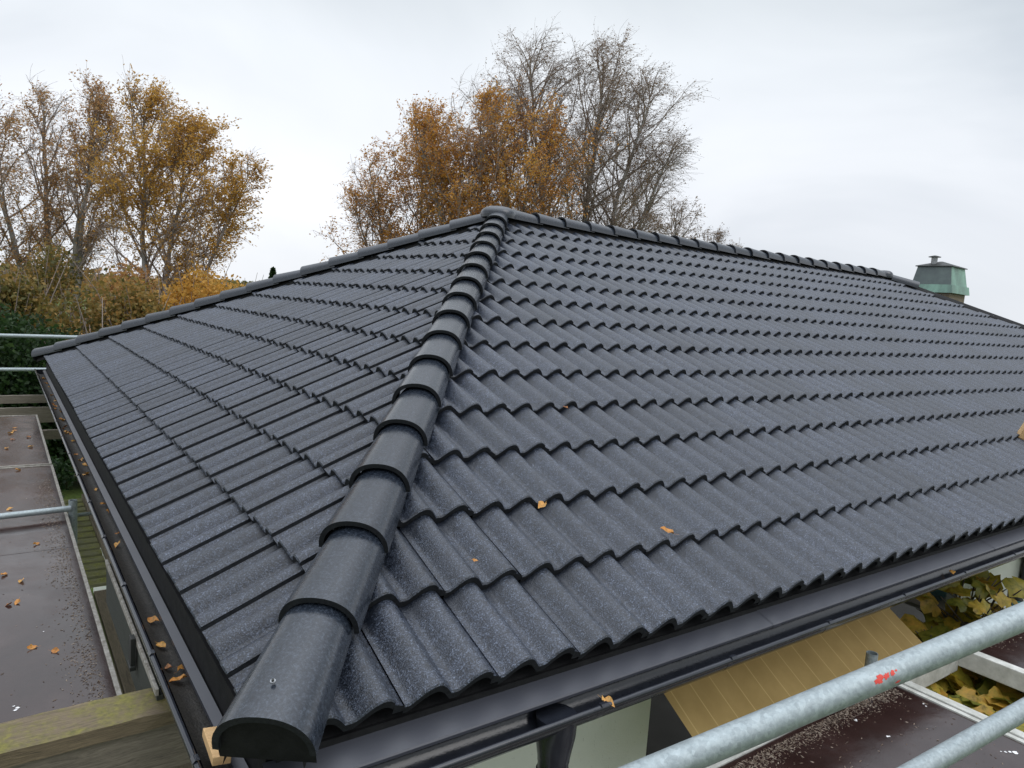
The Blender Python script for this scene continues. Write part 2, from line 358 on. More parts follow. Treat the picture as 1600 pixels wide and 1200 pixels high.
def tile_profile(fine):
    def h(u):
        v = -.046
        for c in (.09, .24):
            d = u - c
            if -.076 < d <= 0: v = max(v, -.046 + .046 * (math.cos(math.pi * d / .076) * .5 + .5) ** .62)
            elif 0 < d < .050: v = max(v, -.046 + .046 * (math.cos(math.pi * d / .050) * .5 + .5) ** .48)
        return v
    n = 44 if fine else 14
    us = [i / n * .269 for i in range(n + 1)]
    return us, [h(u) for u in us]
def tile_field(name, O, U, Sd, Nn, u0, u1, rows, e, fine=True, clips=(), phase=0.0):
    O, U, Sd, Nn = map(Vector, (O, U, Sd, Nn))
    us, hs = tile_profile(fine); nu = len(us); rnd = random.Random(3)
    V = []; F = []; MI = []; UVl = []; T = []; SM = []
    def strip(rowA, rowB, uvA, uvB, mi, sm, tint):
        b = len(V); V.extend(rowA); V.extend(rowB); n = len(rowA)
        for k in range(n - 1):
            F.append((b + k, b + k + 1, b + n + k + 1, b + n + k)); MI.append(mi); SM.append(sm); T.append(tint)
            UVl.extend([uvA[k], uvA[k + 1], uvB[k + 1], uvB[k]])
    for r in range(rows):
        k0 = int(math.floor((u0 - phase) / .3)); k1 = int(math.ceil((u1 - phase) / .3))
        for k in range(k0, k1):
            ju = rnd.uniform(-.0012, .0012); jn = rnd.uniform(-.0012, .0016); js = rnd.uniform(-.003, .003); jr = rnd.uniform(-.004, .004); tint = rnd.random()
            s0 = r * e + js; L = e + (.04 if r < rows - 1 else 0)
            ub = phase + k * .3 + ju
            if ub < u0 - .35 or ub > u1 + .05: continue
            P = lambda u, s, n: O + U * (ub + u + jr * s) + Sd * (s0 + s) + Nn * (n + jn)
            tl = -.030 / e
            top = lambda i, s: P(us[i], s, hs[i] + tl * s)
            R_i = range(nu)
            strip([top(i, .005) for i in R_i], [top(i, L) for i in R_i], [(us[i], .005) for i in R_i], [(us[i], L) for i in R_i], 0, True, tint)
            strip([P(us[i], 0, hs[i] - .005) for i in R_i], [top(i, .005) for i in R_i], [(us[i], 0) for i in R_i], [(us[i], .005) for i in R_i], 0, True, tint)
            strip([P(us[i], .001, hs[i] - .029) for i in R_i], [P(us[i], 0, hs[i] - .005) for i in R_i], [(0, 0)] * nu, [(0, 0)] * nu, 1, False, tint)
            strip([P(us[i], .10, hs[i] - .032) for i in R_i], [P(us[i], .001, hs[i] - .029) for i in R_i], [(0, 0)] * nu, [(0, 0)] * nu, 1, False, tint)
            # side lap: sheer edge of the cover roll and the interlock channel below it
            a, b_ = P(.269, .0, hs[-1] - .002), P(.269, L, hs[-1] + tl * L)
            c, d = P(.2692, .0, -.031), P(.2692, L, -.031 + tl * L)
            strip([a, c], [b_, d], [(0, 0)] * 2, [(0, 0)] * 2, 1, False, tint)
            lo = [(.2694, -.0315), (.278, -.040), (.287, -.046), (.3015, -.050)]
            strip([P(q[0], 0, q[1]) for q in lo], [P(q[0], L, q[1] + tl * L) for q in lo], [(.01, .02)] * 4, [(.01, .34)] * 4, 0, True, tint)
            c, c2 = P(.269, 0, -.028), P(.3015, 0, -.044)
            strip([P(.269, 0, -.062), P(.3015, 0, -.062)], [c, c2], [(0, 0)] * 2, [(0, 0)] * 2, 1, False, tint)
    me = bpy.data.meshes.new(name); me.from_pydata(V, [], F)
    uvl = me.uv_layers.new(name='UVMap'); uvl.data.foreach_set('uv', np.array(UVl, dtype=np.float32).ravel())
    at = me.attributes.new('tint', 'FLOAT', 'FACE'); at.data.foreach_set('value', T)
    me.polygons.foreach_set('material_index', MI); me.polygons.foreach_set('use_smooth', SM); me.update()
    bm = bmesh.new(); bm.from_mesh(me)
    for (pc, pn) in clips:
        bmesh.ops.bisect_plane(bm, geom=bm.verts[:] + bm.edges[:] + bm.faces[:], plane_co=pc, plane_no=pn, clear_outer=True)
    bm.to_mesh(me); bm.free()
    return me
roof = MB()
c0, c1, c2_, c3 = Vector((0, 0, 0)), Vector((XE, 0, 0)), Vector((XE, W2, 0)), Vector((0, W2, 0))
dz = Vector((0, 0, -.085))
ins = .05
k0, k1, k2, k3 = Vector((ins, ins, 0)), Vector((XE - ins, ins, 0)), Vector((XE - ins, W2 - ins, 0)), Vector((ins, W2 - ins, 0))
roof.add([k0 + dz, k1 + dz, k2 + dz, k3 + dz, APEX + dz, APEX2 + dz], [(0, 1, 5, 4), (1, 2, 5), (2, 3, 4, 5), (3, 0, 4), (3, 2, 1, 0)])
roof_o = roof.build('roof', M_BLACK, house)
hip = lambda a, b: (Vector(b) - Vector(a)).normalized()
def vplane(a, b, inside):
    d = hip(a, b); n = Vector((-d.y, d.x, 0)).normalized()
    if (Vector(inside) - Vector(a)).dot(n) > 0: n = -n
    return Vector(a) - n * .035, n
fields = [
    ('right', (0, 0, 0), (1, 0, 0), (0, math.cos(TH), math.sin(TH)), (0, -math.sin(TH), math.cos(TH)), 0, XE, 14, ER, True, [vplane(c0, APEX, (5, 0, 0)), vplane(c1, APEX2, (5, 0, 0))], .3112 - .24 - .3),
    ('left', (0, W2, 0), (0, -1, 0), (math.cos(PH), 0, math.sin(PH)), (-math.sin(PH), 0, math.cos(PH)), 0, W2, 12, EL, True, [vplane(c0, APEX, (0, 5, 0)), vplane(c3, APEX, (0, 5, 0))], (W2 - .6231) % .3 - .29),
    ('back', (XE, W2, 0), (-1, 0, 0), (0, -math.cos(TH), math.sin(TH)), (0, math.sin(TH), math.cos(TH)), 0, XE, 14, ER, False, [vplane(c3, APEX, (5, W2, 0)), vplane(c2_, APEX2, (5, W2, 0))], 0),
    ('end', (XE, 0, 0), (0, 1, 0), (-math.cos(PH), 0, math.sin(PH)), (math.sin(PH), 0, math.cos(PH)), 0, W2, 12, EL, False, [vplane(c1, APEX2, (XE, 5, 0)), vplane(c2_, APEX2, (XE, 5, 0))], 0)]
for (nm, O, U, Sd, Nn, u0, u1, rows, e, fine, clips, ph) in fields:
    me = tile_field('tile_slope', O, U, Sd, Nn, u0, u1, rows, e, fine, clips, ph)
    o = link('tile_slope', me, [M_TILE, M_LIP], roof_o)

# ridge and hip caps
def cap_mesh(L=.405, w0=.112, w1=.095, h0=.108, h1=.090, closed=False, lift=.016, th=.015, seg=22):
    m = MB()
    def prof(w_, h_, z0):
        pts = []
        for i in range(seg + 1):
            q = math.pi * i / seg; c, s_ = math.cos(q), math.sin(q)
            pts.append((w_ * math.copysign(abs(c) ** .90, c), z0 + h_ * abs(s_) ** .86))
        return pts
    st = [(0, 0), (.004, 1), (.5, 2), (1, 3)]
    rows = []
    for x, f in ((0, 0), (L * .5, .5), (L, 1)):
        rows.append([(x, a, b) for a, b in prof(w0 + (w1 - w0) * f, h0 + (h1 - h0) * f, lift * (1 - f))])
    n = seg + 1
    out = [p for r in rows for p in r]
    m.add(out, [(i*n+k, i*n+k+1, (i+1)*n+k+1, (i+1)*n+k) for i in range(2) for k in range(seg)], 0, True)
    inn = [(0, a, b) for a, b in prof(w0 - th, h0 - th, lift - .002)]
    m.add(rows[0] + inn, [(k, k+1, n+k+1, n+k) for k in range(seg)], 1)
    inn2 = [(.09, a, b) for a, b in prof(w0 - th - .003, h0 - th - .003, lift - .004)]
    m.add(inn + inn2, [(k, k+1, n+k+1, n+k) for k in range(seg)], 1)
    if closed:
        disc = [(.012, a, b) for a, b in prof(w0 - th * .4, h0 - th * .4, lift)]
        m.add(disc + [(.012, -w0 + .006, -.02), (.012, w0 - .006, -.02)], [tuple(list(range(n)) + [n, n + 1])], 2)
    me = m.mesh('ridge_cap')
    at = me.attributes.new('tint', 'FLOAT', 'FACE'); at.data.foreach_set('value', [.55] * len(me.polygons))
    return me
CAPM = cap_mesh(); CAPC = cap_mesh(closed=True, L=.45, w0=.118, h0=.110, lift=.018)
for me_ in (CAPM, CAPC):
    for m_ in (M_CAP, M_LIP, M_BLACK): me_.materials.append(m_)
capn = 0
def put_cap(me, p, d, rollup=Vector((0, 0, 1)), jit=True):
    d = Vector(d).normalized(); s_ = rollup.cross(d).normalized(); n_ = d.cross(s_).normalized()
    Mx = Matrix((d, s_, n_)).transposed().to_4x4()
    rj = random.Random(int(p[0] * 1000 + p[1] * 777))
    if jit: Mx = Mx @ Matrix.Rotation(rj.uniform(-.016, .016), 4, 'Z') @ Matrix.Rotation(rj.uniform(-.03, .03), 4, 'X') @ Matrix.Rotation(rj.uniform(-.008, .004), 4, 'Y')
    Mx.translation = Vector(p) + n_ * -.035
    o = bpy.data.objects.new('ridge_cap', me); COL.objects.link(o); o.parent = roof_o; o.matrix_local = Mx; return o
def cap_row(a, b, start, step, count=None, first=None, side=0.0):
    a = Vector(a); b = Vector(b); sv = Vector((0, 0, 1)).cross(b - a).normalized() * side; a = a + sv; b = b + sv; d = (b - a).normalized(); L = (b - a).length; i = 0; s = start
    while s < L - .38 and (count is None or i < count):
        put_cap(CAPC if i == 0 and abs(start - .012) < 1e-6 else (first if (i == 0 and first) else CAPM), a + d * (s - (.035 if i == 0 and abs(start - .012) < 1e-6 else 0)), d); s += step; i += 1
cap_row(c0, APEX, .012, .3495, side=-.014)
cap_row(c3, APEX, -.045, .3495, first=CAPC)
# ridge: caps lap towards the near apex
cap_row(APEX, APEX2, .10, .3495)
d_ = (c1 - APEX2).normalized(); put_cap(CAPM, APEX2 + d_ * .52 , -d_)
# apex pieces: three way dome
def apex_piece(P, flip, k_=1.0):
    m = MB(); seg = 20; vs = []; fs = []; rings = 9
    # dome (squashed) with skirts over the three arms
    for i in range(rings):
        q = i / (rings - 1) * math.pi / 2
        for k in range(28):
            a = 2 * math.pi * k / 28
            r = .178 * k_ * math.cos(q) ** .62 if i < rings - 1 else .0
            vs.append((r * math.cos(a), r * math.sin(a), .012 + .088 * math.sin(q) ** .9))
    for i in range(rings - 1):
        for k in range(28): fs.append((i*28+k, i*28+(k+1) % 28, (i+1)*28+(k+1) % 28, (i+1)*28+k))
    m.add(vs, fs, 0, True)
    m.add(vs[:28] + [(x * .99, y * .99, z - .028) for x, y, z in vs[:28]], [(k, (k+1) % 28, 28+(k+1) % 28, 28+k) for k in range(28)], 0, True)
    me = m.mesh('apex_cap'); at = me.attributes.new('tint', 'FLOAT', 'FACE'); at.data.foreach_set('value', [.5] * len(me.polygons))
    o = link('apex_cap', me, [M_CAP, M_LIP], roof_o, P); return o
apex_piece(APEX + Vector((.01, 0, -.010)), 0); apex_piece(APEX2 + Vector((0, 0, -.022)), 1, .78)
# black hip roll: membrane skirts between caps and tiles
def skirt(a, b, sides):
    m = MB(); a = Vector(a); b = Vector(b); d = b - a; n = 80
    for sd in sides:
        vs = []
        for i in range(n + 1):
            t_ = i / n; p = a + d * t_
            for j, (wd, ht) in enumerate(((0, .02), (.07, -.010), (.096, -.030 + .003 * math.sin(i * 2.1)), (.100, -.05))):
                q = p + sd * wd; vs.append((q.x, q.y, q.z + ht))
        m.add(vs, [(i*4+k, i*4+k+1, (i+1)*4+k+1, (i+1)*4+k) for i in range(n) for k in range(3)], 0, True)
    return m.build('hip_membrane', M_BLACK, roof_o)
def downslope_side(a, b, Nn):
    d = (Vector(b) - Vector(a)).normalized(); s_ = d.cross(Vector(Nn)).normalized(); return s_
NR, NL, NB, NE = Vector(fields[0][4]), Vector(fields[1][4]), Vector(fields[2][4]), Vector(fields[3][4])
for (a, b, na, nb) in ((c0, APEX, NR, NL), (c3, APEX, NL, NB), (c1, APEX2, NE, NR), (c2_, APEX2, NB, NE), (APEX, APEX2, NR, NB)):
    sides = []
    for nn in (na, nb):
        s_ = downslope_side(a, b, nn)
        if s_.z > 0: s_ = -s_
        sides.append(s_)
    skirt(a, b, sides)
# cap screws
def screw(p, n_, sc_=.75):
    m = MB(); n_ = Vector(n_).normalized(); p = Vector(p)
    m.tube([p, p + n_ * .003], .0085 * sc_, 12, 0); m.tube([p + n_ * .003, p + n_ * .007], .0045 * sc_, 6, 1)
    m.build('cap_screw', [M_ZINC, M_IRON], roof_o)
HD = (APEX - c0).normalized(); HS = Vector((0, 0, 1)).cross(HD).normalized(); HN = HD.cross(HS)
for s_, lat, hh in ((.075, -.006, .092), (.42, -.082, .052)):
    screw(c0 + HD * s_ + HS * lat + HN * hh, HN + HS * lat * 5)

# ------------------------------------------------------------------ walls, eaves, gutters
m = MB(); wx, wy = .50, .50
def wall_face(m, p0, p1, zb, zt, holes, thick):
    """wall from p0 to p1 (horizontal), holes [(a,b,z0,z1)] along its length; real openings"""
    p0 = Vector((*p0, 0)); p1 = Vector((*p1, 0)); d = (p1 - p0).normalized(); L = (p1 - p0).length; n_ = Vector((d.y, -d.x, 0))
    xs = sorted({0, L, *[h[0] for h in holes], *[h[1] for h in holes]}); zs = sorted({zb, zt, *[h[2] for h in holes], *[h[3] for h in holes]})
    for i in range(len(xs) - 1):
        for j in range(len(zs) - 1):
            cx_, cz_ = (xs[i] + xs[i+1]) / 2, (zs[j] + zs[j+1]) / 2
            if any(h[0] < cx_ < h[1] and h[2] < cz_ < h[3] for h in holes): continue
            a = p0 + d * xs[i]; b = p0 + d * xs[i+1]
            m.add([(a.x, a.y, zs[j]), (b.x, b.y, zs[j]), (b.x, b.y, zs[j+1]), (a.x, a.y, zs[j+1])], [(0, 1, 2, 3)])
    for (a, b, z0, z1) in holes:
        A = p0 + d * a; B = p0 + d * b; A2 = A - n_ * thick; B2 = B - n_ * thick
        for q in ([(A, z0), (A, z1), (A2, z1), (A2, z0)], [(B, z0), (B, z1), (B2, z1), (B2, z0)], [(A, z0), (B, z0), (B2, z0), (A2, z0)], [(A, z1), (B, z1), (B2, z1), (A2, z1)]):
            m.add([(p.x, p.y, z) for p, z in q], [(0, 1, 2, 3)])
wall_face(m, (wx, wy), (XE - .5, wy), GZ, -.28, [(1.37, 4.72, GZ + .05, -.36), (6.2, 8.0, -2.0, -.6), (10, 11.6, -2.0, -.6)], .14)
wall_face(m, (wx, W2 - .5), (wx, wy), GZ, -.28, [(2.0, 3.6, -2.0, -.6), (5.4, 6.6, -2.0, -.6)], .14)
wall_face(m, (XE - .5, wy), (XE - .5, W2 - .5), GZ, -.28, [], .14)
wall_face(m, (XE - .5, W2 - .5), (wx, W2 - .5), GZ, -.28, [], .14)
wall = m.build('wall', M_WALL, house, fixn=False)
def window(a, b, z0, z1, along='x', mull=1, at=.5):
    """window set in the opening"""
    fr = MB(); gl = MB(); d0 = at + .07; t_ = .055
    def B(mb, u0, u1, z0_, z1_, dep0, dep1):
        if along == 'x': mb.box((u0, dep0, z0_), (u1, dep1, z1_))
        else: mb.box((dep0, u0, z0_), (dep1, u1, z1_))
    g_ = B; g_(gl, a + .02, b - .02, z0 + .02, z1 - .02, d0 + .022, d0 + .034)
    g_(fr, a, a + t_, z0, z1, d0, d0 + .05); g_(fr, b - t_, b, z0, z1, d0, d0 + .05)
    g_(fr, a + t_, b - t_, z1 - t_, z1, d0, d0 + .05); g_(fr, a + t_, b - t_, z0, z0 + t_, d0, d0 + .05)
    for k in range(1, mull + 1):
        x = a + (b - a) * k / (mull + 1); g_(fr, x - .03, x + .03, z0 + t_, z1 - t_, d0 + .002, d0 + .048)
    wn = gl.build('window', M_GLASS, house); fr.build('window_frame', M_WHITE, wn, bevel=.004); return wn
window(1.87, 5.22, GZ + .05, -.36, 'x', 2); window(6.7, 8.5, -2.0, -.6); window(10.5, 12.1, -2.0, -.6)
window(W2 - .5 - 3.6, W2 - .5 - 2.0, -2.0, -.6, 'y'); window(W2 - .5 - 6.6, W2 - .5 - 5.4, -2.0, -.6, 'y')
# dark room behind the glass so the openings are not empty
m = MB(); m.box((.66, .66, GZ + .06), (XE - .66, W2 - .66, -.30)); 
# pale curtains behind the big window's right end
m = MB(); m.box((.045, .055, -.30), (XE - .045, .50, -.278)); m.box((.045, .5, -.30), (.5, W2 - .045, -.278)); m.box((.5, W2 - .5, -.30), (XE - .045, W2 - .045, -.278)); m.box((XE - .5, .5, -.30), (XE - .045, W2 - .5, -.278))
m.build('soffit', M_WHITE, house)
m = MB(); m.box((.05, .045, -.298), (XE - .05, .07, -.088)); m.box((.033, .07, -.298), (.07, W2 - .05, -.088)); m.build('fascia', M_BLACK, house)  # fascia coloured black to stand in for the dark void under the tile lips
m = MB()   # eave flashing, right side
pr = [(-.055, -.102), (.028, -.128), (.031, -.132), (.031, -.140)]
m.sweep(pr, [((.02, 0, 0), (0, -1, 0), (0, 0, 1)), ((XE - .02, 0, 0), (0, -1, 0), (0, 0, 1))])
fl = m.build('eave_flashing', M_FLASH, house)
m = MB(); pr = [(-.026, -.188), (-.004, -.197), (.001, -.199), (.001, -.212)]
m.sweep(pr, [((0, .03, 0), (-1, 0, 0), (0, 0, 1)), ((0, W2 - .02, 0), (-1, 0, 0), (0, 0, 1))]); m.build('eave_flashing', M_FLASH, house)
# laps in the flashing
for x in (1.9, 3.9, 5.9, 7.9, 9.9):
    m = MB(); m.sweep([(-.054, -.1005), (.0285, -.1265), (.033, -.131), (.033, -.141)], [((x, 0, 0), (0, -1, 0), (0, 0, 1)), ((x + .05, 0, 0), (0, -1, 0), (0, 0, 1))])
    m.build('flashing_lap', M_FLASH, fl)
def gutter(run0, run1, out, centre, r=.063):
    """half round gutter; out = outward horizontal unit vector, centre = (outward offset, z)"""
    m = MB(); d = (Vector(run1) - Vector(run0)).normalized(); out = Vector(out); Z = Vector((0, 0, 1))
    oc, zc = centre; n = 18
    ring = [(oc - r * math.cos(math.pi * k / n), zc - r * math.sin(math.pi * k / n) * 1.02) for k in range(n + 1)]
    ring = [(oc - r, zc + .006)] + ring
    ringo = [(oc - (r + .0025) * math.cos(math.pi * k / n), zc - (r + .0025) * math.sin(math.pi * k / n) * 1.02) for k in range(n + 1)]
    path = [(run0, out, Z), (run1, out, Z)]
    m.sweep(ring, path, 0, True); m.sweep(ringo, path, 0, True)
    bx, bz = oc + r + .007, zc + .002
    m.sweep([(bx + .009 * math.cos(q), bz + .009 * math.sin(q)) for q in [2 * math.pi * k / 12 for k in range(12)]], path, 0, True, True)
    for e_ in (run0, run1):   # end plates
        vs = [Vector(e_) + out * a + Z * b for a, b in ring]; m.add(vs, [tuple(range(len(vs)))], 0)
    return m, (bx, bz)
m, (bx, bz) = gutter((-.02, 0, 0), (XE, 0, 0), (0, -1, 0), (.036, -.152)); gut = m.build('gutter', M_STEEL, house, fixn=False)
m2, (bx2, bz2) = gutter((0, -.03, 0), (0, W2 + .02, 0), (-1, 0, 0), (.010, -.190)); gut2 = m2.build('gutter', M_STEEL, house, fixn=False)
def brackets(parent, along, out, bx, bz, oc, zc, positions):
    along = Vector(along); out = Vector(out); Z = Vector((0, 0, 1))
    for s_ in positions:
        m = MB(); r = .0665; n = 14
        pr = [(oc - r * math.cos(math.pi * k / n), zc - r * math.sin(math.pi * k / n)) for k in range(n + 1)] + [(bx + .010, bz + .006), (bx + .004, bz + .013), (bx - .008, bz + .012)]
        m.sweep(pr, [(along * s_, out, Z), (along * (s_ + .028), out, Z)], 0)
        m.build('gutter_bracket', M_STEEL, parent, fixn=False)
brackets(gut, (1, 0, 0), (0, -1, 0), bx, bz, .036, -.152, [.95 + .6 * k for k in range(22)])
brackets(gut2, (0, 1, 0), (-1, 0, 0), bx2, bz2, .010, -.190, [.25 + .62 * k for k in range(14)])
# outlet and downpipe
m = MB(); ox, oy = .845, -.036
pts = [(ox, oy, -.175), (ox, oy, -.235), (ox, oy, -.300), (ox, oy, -.315)]
m.tube(pts, [.062, .060, .049, .048], 24, 0); out_o = m.build('gutter_outlet', M_STEEL, gut, fixn=False)
m = MB(); m.tube([(ox, oy, -.30), (ox, oy, -.95), (ox, oy + .04, -1.05), (ox, .36, -1.35), (ox, .42, -1.46), (ox, .42, GZ + .05)], .046, 20, 0)
m.tube([(ox, oy, -.345), (ox, oy, -.36)], .0495, 20, 0); m.build('downpipe', M_STEEL, house, fixn=False)
m = MB(); m.tube([(ox, -.040, -.2146), (ox, -.040, -.2139)], .040, 20, 0); m.build('outlet_hole', M_BLACK, gut)
# chimney behind the far hip
ch0 = Vector((15.05, 4.94, 0)); ang = math.atan2(.35, 1)
cr_ = empty_none = None
CX, CY = 14.73, 5.27; RZ = Matrix.Translation((CX, CY, 0)) @ Matrix.Rotation(R_(4), 4, 'Z') @ Matrix.Translation((0, 0, .035)) @ Matrix.Diagonal((1.0, 1.12, 1.0, 1))
m = MB(); m.box((-.40, -.31, .0), (.40, .31, 1.745), 0, RZ); chim = m.build('chimney', M_BRICK, house)
def frustum(m, w0, d0, z0, w1, d1, z1, mi=0):
    vs = [(-w0, -d0, z0), (w0, -d0, z0), (w0, d0, z0), (-w0, d0, z0), (-w1, -d1, z1), (w1, -d1, z1), (w1, d1, z1), (-w1, d1, z1)]
    m.add([RZ @ Vector(v) for v in vs], [(3,2,1,0),(4,5,6,7),(0,1,5,4),(1,2,6,5),(2,3,7,6),(3,0,4,7)], mi)
m = MB(); frustum(m, .46, .365, 1.745, .44, .345, 1.90); m.build('copper_collar', M_COPPER, chim)
m = MB(); frustum(m, .41, .32, 1.90, .35, .27, 2.25); m.m[5] = 1; m.build('copper_cladding', [M_COPPER, M_COPD], chim)
m = MB(); frustum(m, .385, .305, 2.25, .38, .30, 2.265); frustum(m, .38, .30, 2.265, .05, .02, 2.37); m.build('chimney_cap', M_IRON, chim)
m = MB(); fx, fy = CX - .20, CY + .06
m.tube([(fx, fy, 2.31), (fx, fy, 2.475)], .055, 16, 0); m.tube([(fx, fy, 2.475), (fx, fy, 2.485), (fx, fy, 2.51)], [.11, .11, .02], 16, 1); m.build('flue_cowl', [M_ZINC, M_IRON], chim)

# ------------------------------------------------------------------ awning over the big window
m = MB(); nx, ny = 40, 14; vs = []; fs = []; uv = []
for j in range(ny + 1):
    for i in range(nx + 1):
        y = .495 - (.495 + .33) * j / ny; x = 1.665 + 1.77 * i / nx
        z = -.338 - .6 * (.495 - y) - .012 * math.sin(math.pi * j / ny) + .002 * math.sin(i * 1.3); vs.append((x, y, z)); uv.append((x + .01 * math.sin(3 * j / ny), y))
for j in range(ny):
    for i in range(nx): fs.append((j*(nx+1)+i, j*(nx+1)+i+1, (j+1)*(nx+1)+i+1, (j+1)*(nx+1)+i))
m.add(vs, fs, 0, True); me = m.mesh('awning_cloth'); ul = me.uv_layers.new(name='UVMap')
li = np.zeros(len(me.loops), dtype=np.int32); me.loops.foreach_get('vertex_index', li); ul.data.foreach_set('uv', np.array(uv, dtype=np.float32)[li].ravel())
aw = empty('awning', (2.55, .49, -.34)); tag(aw, 'tan awning with thin pale stripes sloping out below the eaves gutter', 'awning')
def child(o, parent):
    o.parent = parent; o.matrix_parent_inverse = Matrix.Translation(-parent.location); return o
child(link('awning_cloth', me, M_AWN), aw)
m = MB(); m.tube([(1.64, .47, -.325), (3.46, .47, -.325)], .032, 14); child(m.build('roller_bar', M_WHITE), aw)
m = MB(); m.tube([(1.65, -.335, -.842), (3.45, -.335, -.842)], .018, 12); child(m.build('front_bar', M_ALU), aw)

# ------------------------------------------------------------------ scaffold platforms
DZ = -.50
def deck(name, x0, x1, y0, y1, label, seams=(), along='y', group='scaffold platforms'):
    e_ = empty(name, ((x0 + x1) / 2, (y0 + y1) / 2, DZ)); tag(e_, label, 'platform', group)
    fr = MB(); t_ = .024 if x0 > 0 else .017
    fr.box((x0, y0, DZ - .085), (x0 + t_, y1, DZ + .006)); fr.box((x1 - t_, y0, DZ - .085), (x1, y1, DZ + .006))
    fr.box((x0 + t_, y0, DZ - .085), (x1 - t_, y0 + t_, DZ + .0055)); fr.box((x0 + t_, y1 - t_, DZ - .085), (x1 - t_, y1, DZ + .0055))
    # raised bead on the frame edge
    fo = fr.build('frame', M_FRAME if x0 < 0 else M_PALE, None, bevel=.002); child(fo, e_)
    b = MB(); cuts = [y0 + t_] + list(seams) + [y1 - t_] if along == 'y' else [x0 + t_] + list(seams) + [x1 - t_]
    for a, c in zip(cuts[:-1], cuts[1:]):
        if along == 'y': b.box((x0 + t_ + .001, a + .002, DZ - .014), (x1 - t_ - .001, c - .003, DZ))
        else: b.box((a + .002, y0 + t_ + .001, DZ - .014), (c - .003, y1 - t_ - .001, DZ))
    child(b.build('plywood', M_DECK, None), e_); return e_
deck('scaffold_platform', -1.02, -.115, 1.02, 5.05, 'long wet brown scaffold platform beside the left gutter, leaves scattered on it', (2.99,))
deck('scaffold_platform', -1.02, -.118, 5.09, 7.45, 'pale wet scaffold platform at the far left end of the gutter', ())
deck('scaffold_platform', .55, 2.66, -.86, -.12, 'dark brown scaffold platform below the thick galvanised tube, white paint splashes on it', (), 'x')
deck('scaffold_platform', 3.315, 5.6, -.86, -.12, 'dark scaffold platform beyond the open bay at the right edge', (), 'x')
# open bay frame between the two right-hand platforms
e_ = empty('open_bay_frame', (3.02, -.49, DZ)); tag(e_, 'weathered pale rectangular frame with yellow vine leaves seen through it', 'frame')
m = MB(); m.box((2.664, -.86, DZ - .075), (2.710, -.12, DZ + .012)); m.box((3.270, -.86, DZ - .075), (3.310, -.12, DZ + .012)); m.box((2.710, -.165, DZ - .10), (3.270, -.12, DZ + .0115)); m.box((2.710, -.86, DZ - .075), (3.270, -.82, DZ + .0115))
child(m.build('frame_bars', M_PALE, None, bevel=.004), e_)
# supports of the platforms
def standard(x, y, top, label, r=.0242, ribbed=False):
    m = MB(); m.tube([(x, y, GZ), (x, y, top)], r, 16, 0, hollow=.84)
    if ribbed:
        for k in range(14):
            a = 2 * math.pi * k / 14; m.tube([(x + r * math.cos(a), y + r * math.sin(a), top - .10), (x + r * math.cos(a), y + r * math.sin(a), top - .004)], .0022, 5, 0)
    m.box((x - .07, y - .07, GZ), (x + .07, y + .07, GZ + .045), 0)
    o = m.build('scaffold_post', M_GALV, None, fixn=False); tag(o, label, 'post', 'scaffold posts'); return o
standard(-.088, 3.62, -.405, 'short upright scaffold tube rising just beside the left platform edge')
standard(2.60, -.075, -.39, 'ribbed grey tube end standing up behind the thick rail, in front of the tan awning')
for (x_, y_, z_, lb_) in ((-.98, 1.2, DZ - .09, 'scaffold leg under the near outer corner of the left platform'), (-.20, 1.2, DZ - .09, 'scaffold leg under the near inner corner of the left platform'), (-.98, 5.0, DZ - .09, 'scaffold leg under the outer edge midway along the left platform'), (-.98, 7.3, DZ - .09, 'scaffold leg under the outer far corner of the left platform'),
                      (.62, -.80, DZ - .09, 'scaffold leg under the near end of the right platform'), (2.58, -.80, DZ - .09, 'scaffold leg under the right platform next to the open bay'), (3.42, -.80, DZ - .09, 'scaffold leg under the platform just past the open bay'), (5.5, -.80, DZ - .09, 'scaffold leg under the far end of the right platform'),
                      (-1.35, 9.66, .40, 'upright scaffold tube carrying the two pale rails at far left')):
    standard(x_, y_, z_, lb_)
def rail(p0, p1, r, name, label, grp='galvanised scaffold rails', marks=False):
    p0 = Vector(p0); p1 = Vector(p1); d = (p1 - p0).normalized()
    m = MB(); n = 30; pts = [p0.lerp(p1, i / n) for i in range(n + 1)]
    m.tube([tuple(p) for p in pts], r, 32, 0, hollow=.85); o = m.build(name, M_GALV, None, fixn=False); tag(o, label, 'rail', grp); return o
A_, B_ = place((1100, 1172), 1.20), place((1600, 963), 1.405); dr = (B_ - A_)
r1 = rail(A_ - dr * .9, B_ + dr * 1.4, .0242, 'guard_rail', 'thick galvanised tube with red paint marks crossing the lower right corner', marks=True)
A2, B2 = place((1440, 1200), 1.72), place((1600, 1109), 1.90); dr2 = (B2 - A2)
rail(A2 - dr2 * 2.0, B2 + dr2 * 5, .0242, 'guard_rail', 'thinner-looking galvanised tube at the bottom right, below the marked one')
rail((-1.4, 9.62, .172), (1.2, 9.62, .172), .0242, 'guard_rail', 'upper pale rail in front of the hedge at far left')
rail((-1.4, 9.62, -.262), (1.2, 9.62, -.262), .0242, 'guard_rail', 'lower pale rail in front of the hedge at far left')
rail((-1.1, 3.52, -.452), (-.10, 3.60, -.452), .019, 'cross_tube', 'slim metal tube lying across the left platform')
rail((-1.1, 5.62, -1.1), (.3, 5.66, -1.1), .016, 'cross_tube', 'thin pale rail low over the lawn between platform and gutter')
